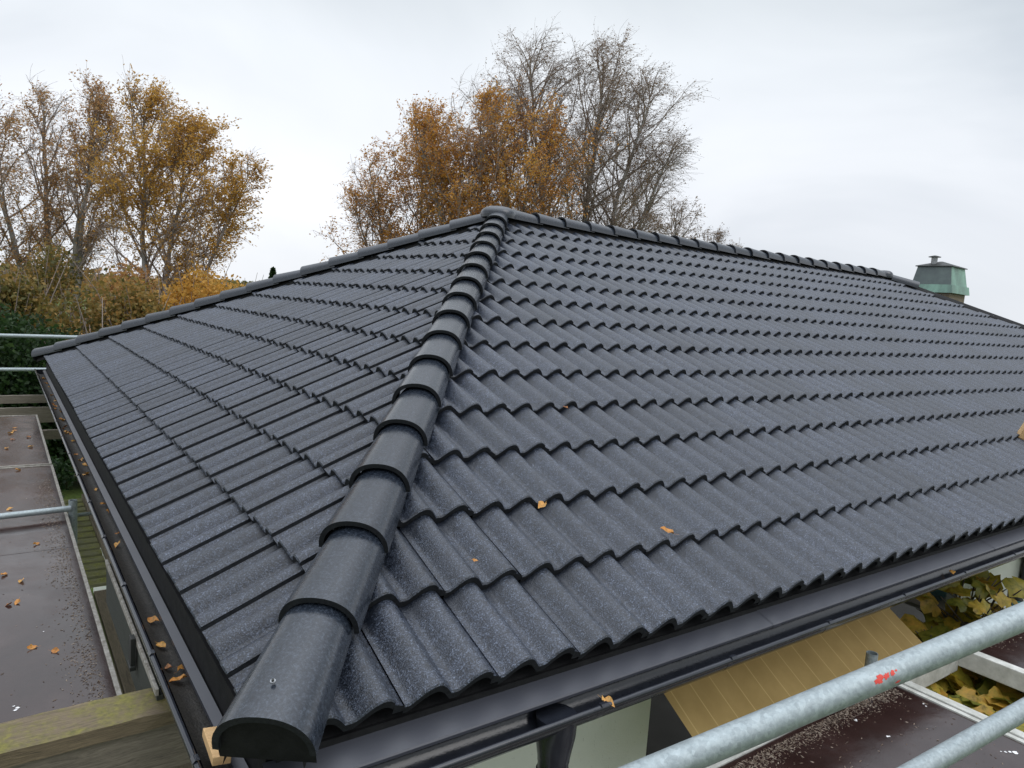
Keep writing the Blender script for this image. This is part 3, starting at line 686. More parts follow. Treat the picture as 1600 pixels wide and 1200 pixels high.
# red paint marks wrapped on the rail
axis = dr.normalized(); toC = (CAM - A_).normalized(); side = (Vector((0, 0, 1)) - axis * axis.z).normalized(); front = axis.cross(side).normalized()
if front.dot(toC) < 0: front = -front
m = MB(); rr_ = random.Random(5)
base_t = (1338 - 1100) / 500
for (dt, dang, ln, wd) in ((-.010, .55, .016, .40), (.006, .62, .012, .26), (.020, .62, .009, .26), (.030, .70, .004, .12), (.026, -.1, .008, .12)):
    cen = A_.lerp(B_, base_t + .02) + axis * (dt * 1.0); vs = []; K = 18
    for k in range(K):
        q = 2 * math.pi * k / K; rad_ = 1 + rr_.uniform(-.45, .20)
        al = ln * .68 * math.cos(q) * rad_; an = dang + wd * .75 * math.sin(q) * rad_ + al * 6
        vs.append(cen + axis * al + (front * math.cos(an) + side * math.sin(an)) * .0247)
    cc = cen + (front * math.cos(dang) + side * math.sin(dang)) * .0250
    m.add(vs + [cc], [(k, (k + 1) % K, K) for k in range(K)], 0, True)
m.build('paint_mark', M_RED, r1, fixn=False)

# ------------------------------------------------------------------ timber at left
e_ = empty('timber_beam', (-.8, .8, -.42)); tag(e_, 'mossy sawn timber lying across the near left corner under the gutter', 'timber')
def plank(m, x0, x1, y0, y1, z0, z1, seed=0):
    n = 26; rr = random.Random(seed); vs = []
    for i in range(n + 1):
        x = x0 + (x1 - x0) * i / n; j = lambda a: rr.uniform(-a, a)
        vs += [(x, y0 + j(.0015), z0 + j(.001)), (x, y0 + j(.0025), z1 + j(.002)), (x, (y0 + y1) / 2, z1 + j(.0025) + .001), (x, y1 + j(.0025), z1 + j(.002)), (x, y1, z0)]
    fs = [(i*5+k, i*5+(k+1) % 5, (i+1)*5+(k+1) % 5, (i+1)*5+k) for i in range(n) for k in range(5)] + [(0, 1, 2, 3, 4), tuple(n*5+k for k in (4, 3, 2, 1, 0))]
    m.add(vs, fs, 0)
m = MB(); plank(m, -1.6, -.005, .722, .888, -.345, -.300, 1); child(m.build('top_plank', M_WOODM), e_)
m = MB(); plank(m, -1.6, .035, .735, .885, -.497, -.348, 2); child(m.build('lower_plank', M_WOOD), e_)
# rail board beyond the far platform
m = MB(); plank(m, -1.5, .05, 8.86, 8.90, -.585, -.49, 3); m.box((-1.46, 8.905, GZ), (-1.38, 8.98, -.50)); o = m.build('timber_board', M_WOOD); tag(o, 'pale horizontal timber board across the far left below the rails', 'timber')
m = MB(); plank(m, -1.5, .1, 8.35, 8.39, -.74, -.56, 4); m.box((-1.46, 8.395, GZ), (-1.38, 8.47, -.60)); o = m.build('timber_board', M_WOOD); tag(o, 'grey sloping plank behind the far left platform, under the pale board', 'timber')
m = MB(); plank(m, -.25, .3, 7.62, 7.68, -.80, -.70, 6); o = m.build('timber_board', M_WOOD); tag(o, 'short red-edged board end under the far part of the left gutter', 'timber')
# pale framed dark panel leaning under the left gutter
e_ = empty('leaning_board', (-.065, 1.5, -.30)); tag(e_, 'dark board with a thin pale metal edge hanging just below the left gutter', 'board')
m = MB(); m.box((-.083, .80, -.285), (-.072, 2.05, -.262)); child(m.build('metal_edge', M_FRAME, None, bevel=.002), e_)
m = MB(); m.box((-.078, .801, -.465), (-.060, 2.049, -.2855)); child(m.build('panel', M_DKWOOD), e_)
m = MB(); m.box((-.100, 1.17, -.36), (-.084, 1.21, -.255)); m.box((-.104, 1.16, -.37), (-.084, 1.22, -.355)); child(m.build('hinge', M_IRON, None, bevel=.002), e_)
m = MB(); m.box((-.10, .9, -1.24), (.060, 4.06, -1.20)); m.box((.070, .9, -1.238), (.24, 4.06, -1.197)); o = m.build('board_walk', M_WOODY, None, bevel=.003); tag(o, 'brown weathered boards lying lengthwise in the gap beside the left platform', 'boards')
m = MB(); m.box((.215, 4.10, GZ), (.30, 4.19, -1.12)); m.box((.215, 4.20, -1.22), (.30, 5.3, -1.14)); o = m.build('timber_post', M_WOODY, None, bevel=.004); tag(o, 'square brown post with a rail at the end of the mossy slats', 'post')
e_ = empty('slatted_panel', (.05, 5.3, -1.3)); tag(e_, 'mossy green slatted screen between the left platform and the gutter', 'screen')
for k in range(15):
    y = 4.16 + k * .160
    m = MB(); Ms = Matrix.Translation((0, y + .06, -1.20)) @ Matrix.Rotation(R_(3), 4, 'X'); m.box((-.25, -.050, -.012), (.205, .050, .012), 0, Ms); child(m.build('slat', M_SLAT, None, bevel=.003), e_)
m = MB(); m.box((-.29, 4.1, -1.30), (-.252, 6.6, -1.18)); m.box((.212, 5.31, -1.31), (.47, 6.6, -1.17)); child(m.build('screen_frame', M_WOODY), e_)
# pine offcut at the gutter corner
m = MB(); Mo = Matrix.Translation((-.026, .285, -.170)) @ Matrix.Rotation(R_(-4), 4, 'Z') @ Matrix.Rotation(R_(-4), 4, 'X') @ Matrix.Rotation(R_(6), 4, 'Y')
m.box((-.022, -.082, -.011), (.022, .075, .011), 0, Mo); o = m.build('wood_offcut', M_PINE, None, bevel=.002); tag(o, 'fresh pale pine offcut jammed in the gutter corner beside the first hip cap', 'wood offcut')
# pale block on the tiles at the right edge


# ------------------------------------------------------------------ leaves, grit
def leaf_mesh(size, seed, curl=.25):
    rr = random.Random(seed); m = MB()
    out = [(0, -.62), (.16, -.42), (.36, -.22), (.42, .05), (.30, .32), (.12, .55), (0, .72), (-.13, .52), (-.31, .30), (-.40, .02), (-.33, -.24), (-.15, -.43)]
    c = rr.uniform(.1, curl)
    vs = [(x * size * rr.uniform(.85, 1.15), y * size * rr.uniform(.9, 1.1), size * (c * (abs(x) * 2.2) ** 2 * .5 + rr.uniform(-.12, .22) + .08)) for x, y in out] + [(0, 0, .0)]
    n = len(out); m.add(vs, [(k, (k+1) % n, n) for k in range(n)], 0, True)
    m.add([(-.01 * size, -.6 * size, 0), (.012 * size, -.6 * size, 0), (.03 * size, -1.05 * size, .06 * size), (.01 * size, -1.05 * size, .06 * size)], [(0, 1, 2, 3)], 0)
    me = m.mesh('fallen_leaf'); at = me.attributes.new('tint', 'FLOAT', 'FACE'); tv = rr.random()
    at.data.foreach_set('value', [min(1, max(0, tv + rr.uniform(-.15, .15))) for _ in me.polygons]); me.materials.append(M_FALLEN); return me
LEAFS = [leaf_mesh(.042, i) for i in range(7)]
def leaf(p, n_=(0, 0, 1), i=None, s=1.0, label='', grp=None, rz=None):
    n_ = Vector(n_).normalized(); q = n_.to_track_quat('Z', 'Y').to_matrix().to_4x4()
    i = random.randrange(7) if i is None else i
    o = bpy.data.objects.new('fallen_leaf', LEAFS[i]); COL.objects.link(o)
    o.matrix_world = Matrix.Translation(Vector(p) + n_ * .003) @ q @ Matrix.Rotation(random.uniform(0, 6.28) if rz is None else rz, 4, 'Z') @ Matrix.Scale(s, 4)
    tag(o, label, 'leaf', grp); return o
def on_right(px):   # point on the right-hand tile plane seen at a photo pixel
    d = FW + RT * ((px[0] - 800) / FPX) - UP * ((px[1] - 600) / FPX); t_ = -(CAM.dot(NR)) / d.dot(NR); return CAM + d * t_
def on_z(px, z):
    d = FW + RT * ((px[0] - 800) / FPX) - UP * ((px[1] - 600) / FPX); return CAM + d * ((z - CAM.z) / d.z)
leaf(on_right((846, 791)), NR, 2, 1.0, 'orange leaf caught in a pan under the third course lip')
leaf(on_right((1042, 832)), NR, 4, 1.15, 'orange leaf on the lower edge of a black tile, right of centre')
leaf(on_right((742, 877)), NR, 1, .45, 'tiny yellowish leaf fragment on a tile near the hip')
leaf(on_right((884, 638)), NR, 3, .6, 'small brown leaf fragment higher up the right slope')
leaf(Vector((.985, -.098, -.148)), (0, -.2, 1), 5, .85, 'bright orange leaf on the right gutter rim beside the outlet')
leaf(on_z((1487, 896), -.19), (0, 0, 1), 6, .9, 'pale leaf lying far along the right gutter')
for px, lb in (((262, 1046), 'largest curled orange leaf cluster top in the near left gutter'), ((285, 1045), 'yellow curled leaf against the gutter back, near end'), ((280, 1064), 'lowest curled leaf in the near left gutter'), ((240, 971), 'lone orange leaf in the left gutter above the near cluster'), ((252, 1010), 'long orange leaf by itself in the left gutter'),
               ((188, 834), 'upper brown leaf of the mid gutter cluster'), ((184, 852), 'lower brown leaf of the mid gutter cluster'), ((195, 842), 'small yellow leaf in the mid gutter cluster'), ((161, 789), 'leaf in the gutter level with the short upright tube'), ((170, 800), 'leaf fragment just below the upright tube level in the gutter')):
    leaf(on_z(px, -.235), (random.uniform(-.3, .3), random.uniform(-.3, .3), 1), None, random.uniform(.75, 1.0), lb, 'leaves in the left gutter')
for k in range(30):
    y = random.uniform(2.9, 8.6); x = random.gauss(-.012, .014)
    leaf((x, y, -.243), (random.uniform(-.5, .5), random.uniform(-.5, .5), 1), None, random.uniform(.6, 1.1), 'small brown leaf in a loose scatter along the far stretch of the left gutter', 'leaves along the far left gutter')
dl = [((6, 899), 'dark red leaf at the left photo edge on the platform'), ((34, 909), 'brown leaf right of the dark red one on the platform'), ((14, 946), 'left leaf of the pair on the platform'), ((28, 942), 'right leaf of the pair on the platform'), ((50, 1013), 'yellow leaf above a twig on the platform'), ((87, 1018), 'orange leaf nearest the platform edge'),
      ((56, 851), 'reddish leaf just beyond the platform seam'), ((16, 796), 'tan leaf behind the cross tube'), ((28, 735), 'pale leaf farther up the platform')]
for px, lb in dl: leaf(on_z(px, DZ), (random.uniform(-.4, .4), random.uniform(-.4, .4), 1), None, random.uniform(.6, .85), lb, 'leaves on the left platform')
for k in range(8):
    px = (random.uniform(2, 50), random.uniform(668, 745)); leaf(on_z(px, DZ), (0, 0, 1), None, random.uniform(.7, 1.1), 'small brown leaf scattered on the far part of the left platform', 'leaves on the far left platform')
def chips(name, pts, size, mat_, label, up=.004):
    V = []; F = []; T = []; rr = random.Random(len(pts))
    for p in pts:
        s = size * rr.uniform(.4, 1.3); a = rr.uniform(0, 6.28); b = len(V); l_ = rr.uniform(.8, 2.6)
        ex = Vector((math.cos(a), math.sin(a), rr.uniform(-.3, .3))) * s * l_; ey = Vector((-math.sin(a), math.cos(a), rr.uniform(-.3, .3))) * s * .6; p = Vector(p) + Vector((0, 0, up))
        V += [p - ex, p + ey * 1.2, p + ex, p - ey, p + Vector((0, 0, s * .5))]; F += [(b, b+1, b+4), (b+1, b+2, b+4), (b+2, b+3, b+4), (b+3, b, b+4)]; T += [rr.random()] * 4
    me = bpy.data.meshes.new(name); me.from_pydata(V, [], F); at = me.attributes.new('tint', 'FLOAT', 'FACE'); at.data.foreach_set('value', T)
    o = link(name, me, mat_); tag(o, label, 'debris', kind='stuff'); return o
pts = []
for k in range(2600):   # grit drift along the near edge of the left platform
    y = random.uniform(1.05, 4.6); dens = .5 + .5 * math.sin(y * 9) * math.sin(y * 4.1 + 1); x = -.160 - abs(random.gauss(0, .035 + .03 * dens))
    if random.random() < dens + .25: pts.append((x, y, DZ))
for k in range(220): pts.append((random.uniform(-1, -.2), random.uniform(1.1, 7), DZ))
chips('platform_grit', pts, .0035, M_GRIT, 'brown wet debris drifted along the edge of the left platform', .001)
pts = []
for k in range(3600):
    x = random.uniform(.6, 2.6); y = -.165 - abs(random.gauss(0, .035)); pts.append((x, y, DZ))
for k in range(450): pts.append((random.uniform(.6, 2.6), random.uniform(-.82, -.17), DZ))
for k in range(900): pts.append((random.uniform(3.45, 5.3), -.165 - abs(random.gauss(0, .05)), DZ))
chips('platform_grit', pts, .0032, M_GRIT, 'brown crumbs drifted along the back edge of the right platforms', .001)
pts = []
for k in range(1500):
    y = random.uniform(.05, 8.7); 
    if math.sin(y * 7) + math.sin(y * 17.3) > -.6: x = .018 + random.gauss(0, .009); pts.append((x, y, -.190 - .063 * math.sqrt(max(0, 1 - ((x - -.010) / .063) ** 2)) + .001))
chips('gutter_grit', pts, .0045, M_GRIT, 'pale crumbs and seed husks along the back of the left gutter', .001)
m = MB(); nseg = 90; vs = []
for i in range(nseg + 1):
    y = -.02 + (W2 + .02) * i / nseg
    for k, a in enumerate((-.9, -.45, 0, .45, .9)):
        vs.append((-.010 + .060 * math.sin(a) + .002, y, -.190 - .0605 * math.cos(a) + .004 + random.uniform(-.0015, .003)))
m.add(vs, [(i*5+k, i*5+k+1, (i+1)*5+k+1, (i+1)*5+k) for i in range(nseg) for k in range(4)], 0, True); o = m.build('gutter_silt', M_DIRT, None, fixn=False); tag(o, 'dark wet silt in the bed of the left gutter', 'dirt', kind='stuff')
P0 = on_right((1600, 678)); m = MB(); Mo = Matrix.Translation(P0 - NR * .03) @ NR.to_track_quat('Z', 'Y').to_matrix().to_4x4() @ Matrix.Rotation(R_(25), 4, 'Z')
m.box((-.07, -.035, 0), (.07, .035, .15), 0, Mo); o = m.build('wood_offcut', M_PINE, None, bevel=.008); tag(o, 'pale sawn block of wood standing on the tiles at the right photo edge', 'wood offcut')
# white paint splashes on the right platform
M_PAINT = simple('white_paint', (.7, .7, .7), (.85, .85, .85), 30, (.4, .6))
def splash(cx, cy, rs, seed, label):
    rr = random.Random(seed); m = MB()
    for (dx, dy, r) in rs:
        K = 14; m.add([(cx + dx + r * math.cos(2*math.pi*k/K) * rr.uniform(.6, 1.3), cy + dy + r * math.sin(2*math.pi*k/K) * rr.uniform(.5, 1.2), DZ + .0012) for k in range(K)], [tuple(range(K))])
    o = m.build('paint_splash', M_PAINT); tag(o, label, 'paint splash'); return o
for i, (px, rs, lb) in enumerate((((1586, 1176), [(0, 0, .010), (-.014, .012, .006), (-.03, .02, .005), (-.042, .03, .003)], 'largest white splash low at the right edge of the platform'), ((1337, 1126), [(0, 0, .007), (.008, .003, .004)], 'white fleck in the middle of the right platform'), ((1387, 1151), [(0, 0, .006), (.008, -.003, .003)], 'white fleck nearer the thinner tube'), ((1443, 1100), [(0, 0, .004), (-.01, -.014, .0035)], 'pair of tiny white dots beside the open bay frame'))):
    p = on_z(px, DZ); splash(p.x, p.y, rs, i, lb)
for i, px in enumerate(((24, 1110), (68, 987))):
    p = on_z(px, DZ); splash(p.x, p.y, [(0, 0, .006), (.006, .014, .007), (-.004, .03, .004)] if i == 0 else [(0, 0, .003)], 20 + i, ('bird-lime like white smear on the near left platform', 'single tiny white dot on the left platform')[i])

# ------------------------------------------------------------------ vegetation
def to_mesh_arrays(name, V, F, mats, tint=None, smooth=False, parent=None):
    me = bpy.data.meshes.new(name); V = np.asarray(V, dtype=np.float32); F = np.asarray(F, dtype=np.int32); k = F.shape[1]
    me.vertices.add(len(V)); me.vertices.foreach_set('co', V.ravel()); me.loops.add(F.size); me.loops.foreach_set('vertex_index', F.ravel())
    me.polygons.add(len(F)); me.polygons.foreach_set('loop_start', np.arange(0, F.size, k, dtype=np.int32)); me.polygons.foreach_set('loop_total', np.full(len(F), k, dtype=np.int32))
    if smooth: me.polygons.foreach_set('use_smooth', np.ones(len(F), dtype=bool))
    me.update(calc_edges=True)
    if tint is not None: at = me.attributes.new('tint', 'FLOAT', 'FACE'); at.data.foreach_set('value', np.asarray(tint, dtype=np.float32))
    return link(name, me, mats, parent)
def tubes_np(lines, sides):
    """lines: list of (pts (n,3), radii (n,))"""
    VV = []; FF = []; b = 0; q = np.arange(sides) / sides * 2 * np.pi; cs, sn = np.cos(q), np.sin(q)
    for pts, rad in lines:
        n = len(pts); t = np.gradient(pts, axis=0); t /= np.linalg.norm(t, axis=1)[:, None] + 1e-9
        ref = np.array([.3, .2, 1.0]) if abs(t[0, 2]) < .9 else np.array([1.0, .2, .1])
        a = np.cross(t, ref); a /= np.linalg.norm(a, axis=1)[:, None] + 1e-9; c = np.cross(t, a)
        ring = pts[:, None, :] + (a[:, None, :] * cs[None, :, None] + c[:, None, :] * sn[None, :, None]) * np.asarray(rad)[:, None, None]
        VV.append(ring.reshape(-1, 3)); i = np.arange(n - 1)[:, None] * sides; k = np.arange(sides)[None, :]; k2 = (k + 1) % sides
        FF.append((np.stack([i + k, i + k2, i + sides + k2, i + sides + k], -1) + b).reshape(-1, 4)); b += n * sides
    return np.concatenate(VV), np.concatenate(FF)
def leaf_cards(C, size, rng, stretch=1.4, flow=None):
    n = len(C); a = rng.normal(size=(n, 3))
    if flow is not None: a = a * .55 + flow
    a /= np.linalg.norm(a, axis=1)[:, None]; b = np.cross(a, rng.normal(size=(n, 3))); b /= np.linalg.norm(b, axis=1)[:, None] + 1e-9
    s = size * rng.uniform(.6, 1.35, (n, 1)); A = a * s * stretch * .5; B = b * s * .5
    V = np.stack([C - A, C + B * .9 + A * .1, C + A, C - B * .9 + A * .1], 1).reshape(-1, 3); F = np.arange(n * 4).reshape(-1, 4); return V, F
def tree(name, base, H, stems, seed, lmat, leafiness, lsize, label, cat='tree', group=None, wind=Vector((.8, -.58, 0)), crown=.34, bark=None, start=.22, density=1.0, droop=.5, leafpatch=.5, lowleaf=0.0, spread=1.0):
    """stems: list of (dx, dy, lean to top dx, dy, height factor). Birch like: steep limbs, fine hanging twigs."""
    rng = np.random.default_rng(seed); base = np.array(base, float); wv = np.array(wind)
    big = []; mid = []; tw = []; LC = []; LT = []
    def line(p, d, L, n, up, jit, windk):
        pts = [p]; d = d / np.linalg.norm(d); st = L / n
        for i in range(n):
            d = d + np.array([0, 0, up]) + rng.normal(0, jit, 3) + wv * windk; d /= np.linalg.norm(d); pts.append(pts[-1] + d * st)
        return np.array(pts), d
    for (dx, dy, lx, ly, hf) in stems:
        p0 = base + np.array([dx, dy, 0]); top = p0 + np.array([lx, ly, H * hf]); n = 16; t = np.linspace(0, 1, n + 1)[:, None]
        pts = p0 + (top - p0) * np.concatenate([t ** 1.35, t ** 1.35, t], 1) + np.cumsum(rng.normal(0, .045, (n + 1, 3)) * np.array([1, 1, 0]), 0) * (H / 12)
        r0 = H * .0125 * hf; rad = r0 * (1 - t[:, 0]) ** .8 + .012; big.append((pts, rad)); Hs = H * hf
        nb = int(30 * density * hf)
        for b in range(nb):
            f = start + (1 - start) * ((b + rng.random()) / nb) ** .9; idx = f * n; i0 = min(int(idx), n - 1); p = pts[i0] + (pts[i0 + 1] - pts[i0]) * (idx - i0)
            az = b * 2.4 + rng.uniform(-.5, .5); env = math.sin(math.pi * min(1, (f - start * .3) / (1 - start * .3)) ** .85) * .8 + .22
            L = Hs * crown * env * rng.uniform(.75, 1.2); tilt = rng.uniform(.45, .95) * (1 - .35 * f) * spread
            d = np.array([math.cos(az) * math.sin(tilt), math.sin(az) * math.sin(tilt), math.cos(tilt)])
            lp, ld = line(p, d, L, 9, .03, .085, .012); lr = np.linspace(r0 * .36 * (1 - f * .6) + .010, .008, len(lp)); mid.append((lp, lr))
            patch = rng.random(); lf = leafiness * (0.15 if patch < leafpatch * .6 else 1.0) * (1.5 if patch > .8 else 1)
            ns = int(rng.integers(8, 12) * max(.6, min(1.3, L / 2)))
            for s in range(ns):
                g = .18 + .82 * (s + rng.random()) / ns; ix = g * 9; j = min(int(ix), 8); q = lp[j] + (lp[j + 1] - lp[j]) * (ix - j)
                dd = (lp[j + 1] - lp[j]); dd /= np.linalg.norm(dd); dd = dd + rng.normal(0, .55, 3); L2 = L * .38 * rng.uniform(.6, 1.2) * (1.15 - .5 * g)
                sp, sd_ = line(q, dd, L2, 5, .02 - .05 * droop, .13, .05); mid.append((sp, np.linspace(.010, .005, 6)))
                nt_ = int(rng.integers(5, 9))
                for k in range(nt_):
                    h = .1 + .9 * (k + rng.random()) / nt_; iy = h * 5; jj = min(int(iy), 4); qq = sp[jj] + (sp[jj + 1] - sp[jj]) * (iy - jj)
                    L3 = rng.uniform(.35, .85) * (H / 13)
                    tp, td = line(qq, rng.normal(0, .6, 3) + (sp[jj + 1] - sp[jj]) / (np.linalg.norm(sp[jj + 1] - sp[jj])) * .9, L3, 4, -.10 * droop, .14, .13)
                    tw.append((tp, np.linspace(.0048, .0028, 5)))
                    nl = rng.poisson(9 * lf * (1 + lowleaf * (.5 - f)))
                    if nl:
                        u = rng.uniform(.05, 1.05, nl) * 4; ui = np.clip(u.astype(int), 0, 3); c = tp[ui] + (tp[ui + 1] - tp[ui]) * (u - ui)[:, None] + rng.normal(0, .055, (nl, 3))
                        LC.append(c); LT.append(np.clip(rng.normal(.35 + .4 * patch, .22, nl), 0, 1))
    e_ = empty(name, tuple(base)); tag(e_, label, cat, group)
    V, F = tubes_np(big, 9); child(to_mesh_arrays('trunk', V, F, bark or M_BARKW, None, True), e_)
    V, F = tubes_np(mid, 4); V2, F2 = tubes_np(tw, 3); F2 = F2 + len(V)
    child(to_mesh_arrays('branches', np.concatenate([V, V2]), np.concatenate([F, F2]), M_TWIG if bark is None else bark, None, True), e_)
    if LC:
        C = np.concatenate(LC); T = np.concatenate(LT); V, F = leaf_cards(C, lsize, rng, 1.9, wv * .6); child(to_mesh_arrays('crown', V, F, lmat, T), e_)
    return e_
def spot(px, D): p = place((px, 440), D); return (p.x, p.y, GZ)
RW = Vector((.81, -.58, 0))
tree('birch_tree', spot(885, 29), 13.6, [(0, 0, -1.6, 1.1, 1.0), (.3, -.2, .2, -.2, 1.0), (-.4, .3, -2.9, 2.1, .88), (.6, -.5, 1.5, -1.1, .92), (.7, -.5, 2.3, -1.7, .76)], 11, M_LF_BARE, .42, .036, 'tall nearly bare birch behind the roof ridge, the highest tree', group='birches behind the house', crown=.30, start=.2, density=1.55, droop=.75, spread=1.15)
tree('birch_tree', spot(765, 27), 10.7, [(0, 0, -.6, .5, 1.0), (-.5, .3, -2.0, 1.4, .95), (.3, -.2, 1.2, -.8, .97)], 12, M_LF_ORANGE, .80, .050, 'orange-leaved birch rising behind the roof apex beside the bare birch', group='birches behind the house', crown=.37, start=.22, droop=.6, leafpatch=.35)
tree('birch_tree', spot(655, 29), 9.9, [(0, 0, -.4, .3, 1.0), (-.4, .3, -1.9, 1.4, .76), (.4, -.3, .9, -.6, .98), (-.3, .2, -1.5, 1.1, .9)], 13, M_LF_ORANGE, .55, .050, 'lower rust-coloured birch left of the roof apex with bare grey twigs at its left', group='birches behind the house', crown=.36, start=.2, droop=.9, leafpatch=.5, spread=1.15)
tree('birch_tree', spot(1050, 33), 8.6, [(0, 0, .1, 0, 1.0), (.3, -.2, 1.0, -.7, .86)], 14, M_LF_BARE, .20, .045, 'small bare birch at the right foot of the tall one, over the ridge', group='birches behind the house', crown=.32, start=.3, droop=1.0)
tree('birch_tree', spot(85, 24), 9.9, [(0, 0, -.4, 1.0, .98), (-.3, .2, -1.8, 1.6, .95), (.3, -.2, .7, -.5, 1.0), (.15, 0, 1.3, -1.1, .92), (-.5, .4, -3.0, 2.2, .85)], 15, M_LF_RUST, .70, .045, 'thin-leaved russet birch with several pale stems at the left edge', group='birches at the left', crown=.25, start=.28, droop=.2, leafpatch=.6, density=.72)
tree('birch_tree', spot(235, 23), 9.3, [(0, 0, -.3, .2, 1.0), (.3, -.2, .6, -.5, .93), (.5, -.35, 1.9, -1.5, .80)], 16, M_LF_GOLD, .95, .048, 'golden-brown birch leaning right, just left of the open sky', group='birches at the left', crown=.33, start=.28, droop=.1, leafpatch=.5, density=.9)
def bush(name, base, rx, ry, h, n, lmat, lsize, label, seed, group=None, cat='shrub', lumps=17, boxy=False, stems=True):
    rng = np.random.default_rng(seed); base = np.array(base, float); C = []; T = []; lines = []
    for k in range(lumps):
        if boxy: c = np.array([rng.uniform(-rx, rx) * .85, rng.uniform(-ry, ry) * .85, h * rng.uniform(.25, .82)]); r = np.array([rx * .45, ry * .6, h * .26])
        else:
            a = rng.uniform(0, 6.28); q = rng.random() ** .5; z = rng.uniform(.25, .85); f = math.sqrt(max(.12, 1 - ((z - .35) / .65) ** 2))
            c = np.array([rx * .7 * q * math.cos(a) * f, ry * .7 * q * math.sin(a) * f, h * z]); r = np.array([rx, ry, h * .55]) * rng.uniform(.18, .42)
        m_ = n // lumps; d = rng.normal(size=(m_, 3)); d /= np.linalg.norm(d, axis=1)[:, None]; rad = rng.random((m_, 1)) ** .28 * (1 + .25 * np.sin(d[:, :1] * 7 + k) * np.sin(d[:, 1:2] * 6))
        p = base + c + d * rad * r; C.append(p[p[:, 2] > base[2] + .02]); T.append(np.clip(rng.normal(.25 + .5 * rng.random(), .22, len(C[-1])), 0, 1))
        if stems:
            p0 = base + np.array([rng.normal(0, .15 * rx), rng.normal(0, .15 * ry), 0]); t = np.linspace(0, 1, 7)[:, None]
            for s in range(7):
                e = base + c + rng.normal(0, .7, 3) * r * 1.5 ; lines.append((p0 + (e - p0) * np.concatenate([t ** 1.4, t ** 1.4, t], 1) + rng.normal(0, .03, (7, 3)), np.linspace(.03, .006, 7)))
    C = np.concatenate(C); T = np.concatenate(T); e_ = empty(name, tuple(base)); tag(e_, label, cat, group)
    V, F = leaf_cards(C, lsize, rng); child(to_mesh_arrays('foliage', V, F, lmat, T), e_)
    if lines: V, F = tubes_np(lines, 4); child(to_mesh_arrays('stems', V, F, M_TWIG, None, True), e_)
    return e_
GS = 'autumn shrubs beyond the scaffold'; LMP = 18
bush('shrub', spot(215, 17), 2.0, 1.6, 4.1, 15000, M_LF_OLIVE, .075, 'olive and orange shrub in the middle of the thicket', 21, GS)
bush('shrub', spot(320, 19), 2.0, 1.6, 4.3, 14000, M_LF_GOLD, .075, 'golden shrub just left of the roof edge, under the leaning birch', 22, GS)
bush('shrub', spot(120, 16), 1.8, 1.5, 3.9, 14000, M_LF_OLIVE, .07, 'olive shrub with grey bare twigs left of the thicket middle', 23, GS)
bush('shrub', spot(385, 23), 1.7, 1.4, 4.3, 9000, M_LF_RUST, .08, 'small russet shrub at the right end of the thicket', 24, GS)
bush('shrub', spot(10, 15), 1.5, 1.4, 4.5, 14000, M_LF_OLIVE, .075, 'tall olive-green bush at the left photo edge', 25, GS)
bush('shrub', spot(165, 13.2), 1.3, 1.1, 3.0, 8000, M_LF_RUST, .065, 'low reddish shrub touching the roof corner', 26, GS)
bush('shrub', spot(70, 20.5), 2.0, 1.6, 4.7, 13000, M_LF_OLIVE, .07, 'greenish shrub filling the foot of the russet birch', 41, GS)
bush('shrub', spot(180, 21), 2.0, 1.6, 4.6, 13000, M_LF_RUST, .07, 'brownish shrub behind the olive ones, below the pale stems', 42, GS)
bush('shrub', spot(280, 21.5), 2.0, 1.6, 4.5, 13000, M_LF_GOLD, .07, 'ochre shrub at the foot of the golden birch', 43, GS)
bush('hedge', spot(20, 12.6), 2.6, .9, 3.05, 42000, M_LF_GREEN, .06, 'dense dark green hedge behind the two pale rails', 27, None, 'hedge', 16, True, False)
bush('hedge', spot(-90, 12.0), 2.0, .9, 2.95, 20000, M_LF_GREEN, .06, 'continuation of the dark green hedge outside the left photo edge', 28, None, 'hedge', 10, True, False)
bush('shrub', (-.3, 10.9, GZ), .9, .6, 1.5, 9000, M_LF_GREEN, .05, 'low dark bush below the hedge seen in the gap by the gutter', 29, None, stems=False)
# far wood and a conifer on the horizon
rng = np.random.default_rng(5); C = []; T = []
for k in range(120):
    a = rng.uniform(-.75, .75); D = rng.uniform(120, 220); d = FW * math.cos(a) + RT * math.sin(a); p = np.array([CAM.x + d.x * D, CAM.y + d.y * D, GZ + rng.uniform(1, 2.5)]); n_ = 500
    q = np.clip(rng.normal(size=(n_, 3)), -1.6, 1.6) * np.array([4, 4, 1.4]); C.append(p + q); T.append(np.clip(rng.normal(rng.random(), .2, n_), 0, 1))
C = np.concatenate(C); V, F = leaf_cards(C, .8, rng); o = to_mesh_arrays('far_wood', V, F, M_LF_OLIVE, np.concatenate(T)); tag(o, 'line of distant trees on the horizon', 'wood', kind='stuff')
def conifer(px, D, h, label):
    b = np.array(spot(px, D)); rng = np.random.default_rng(int(px)); z = rng.random(5000) ** .8; a = rng.uniform(0, 6.28, 5000); r = (1 - z) * h * .24 * rng.uniform(.5, 1.1, 5000) * (1 + .2 * np.sin(z * 50))
    C = b + np.stack([r * np.cos(a), r * np.sin(a), h * (.08 + .92 * z)], 1); e_ = empty('conifer_tree', tuple(b)); tag(e_, label, 'tree')
    V, F = leaf_cards(C, .35, rng); child(to_mesh_arrays('crown', V, F, M_LF_GREEN, rng.random(5000)), e_)
    V, F = tubes_np([(np.array([b, b + [0, 0, h * .95]]), [.2, .03])], 8); child(to_mesh_arrays('trunk', V, F, M_BARK, None, True), e_)
conifer(426, 75, 5.9, 'distant dark conifer above the roof edge, right of the thicket')

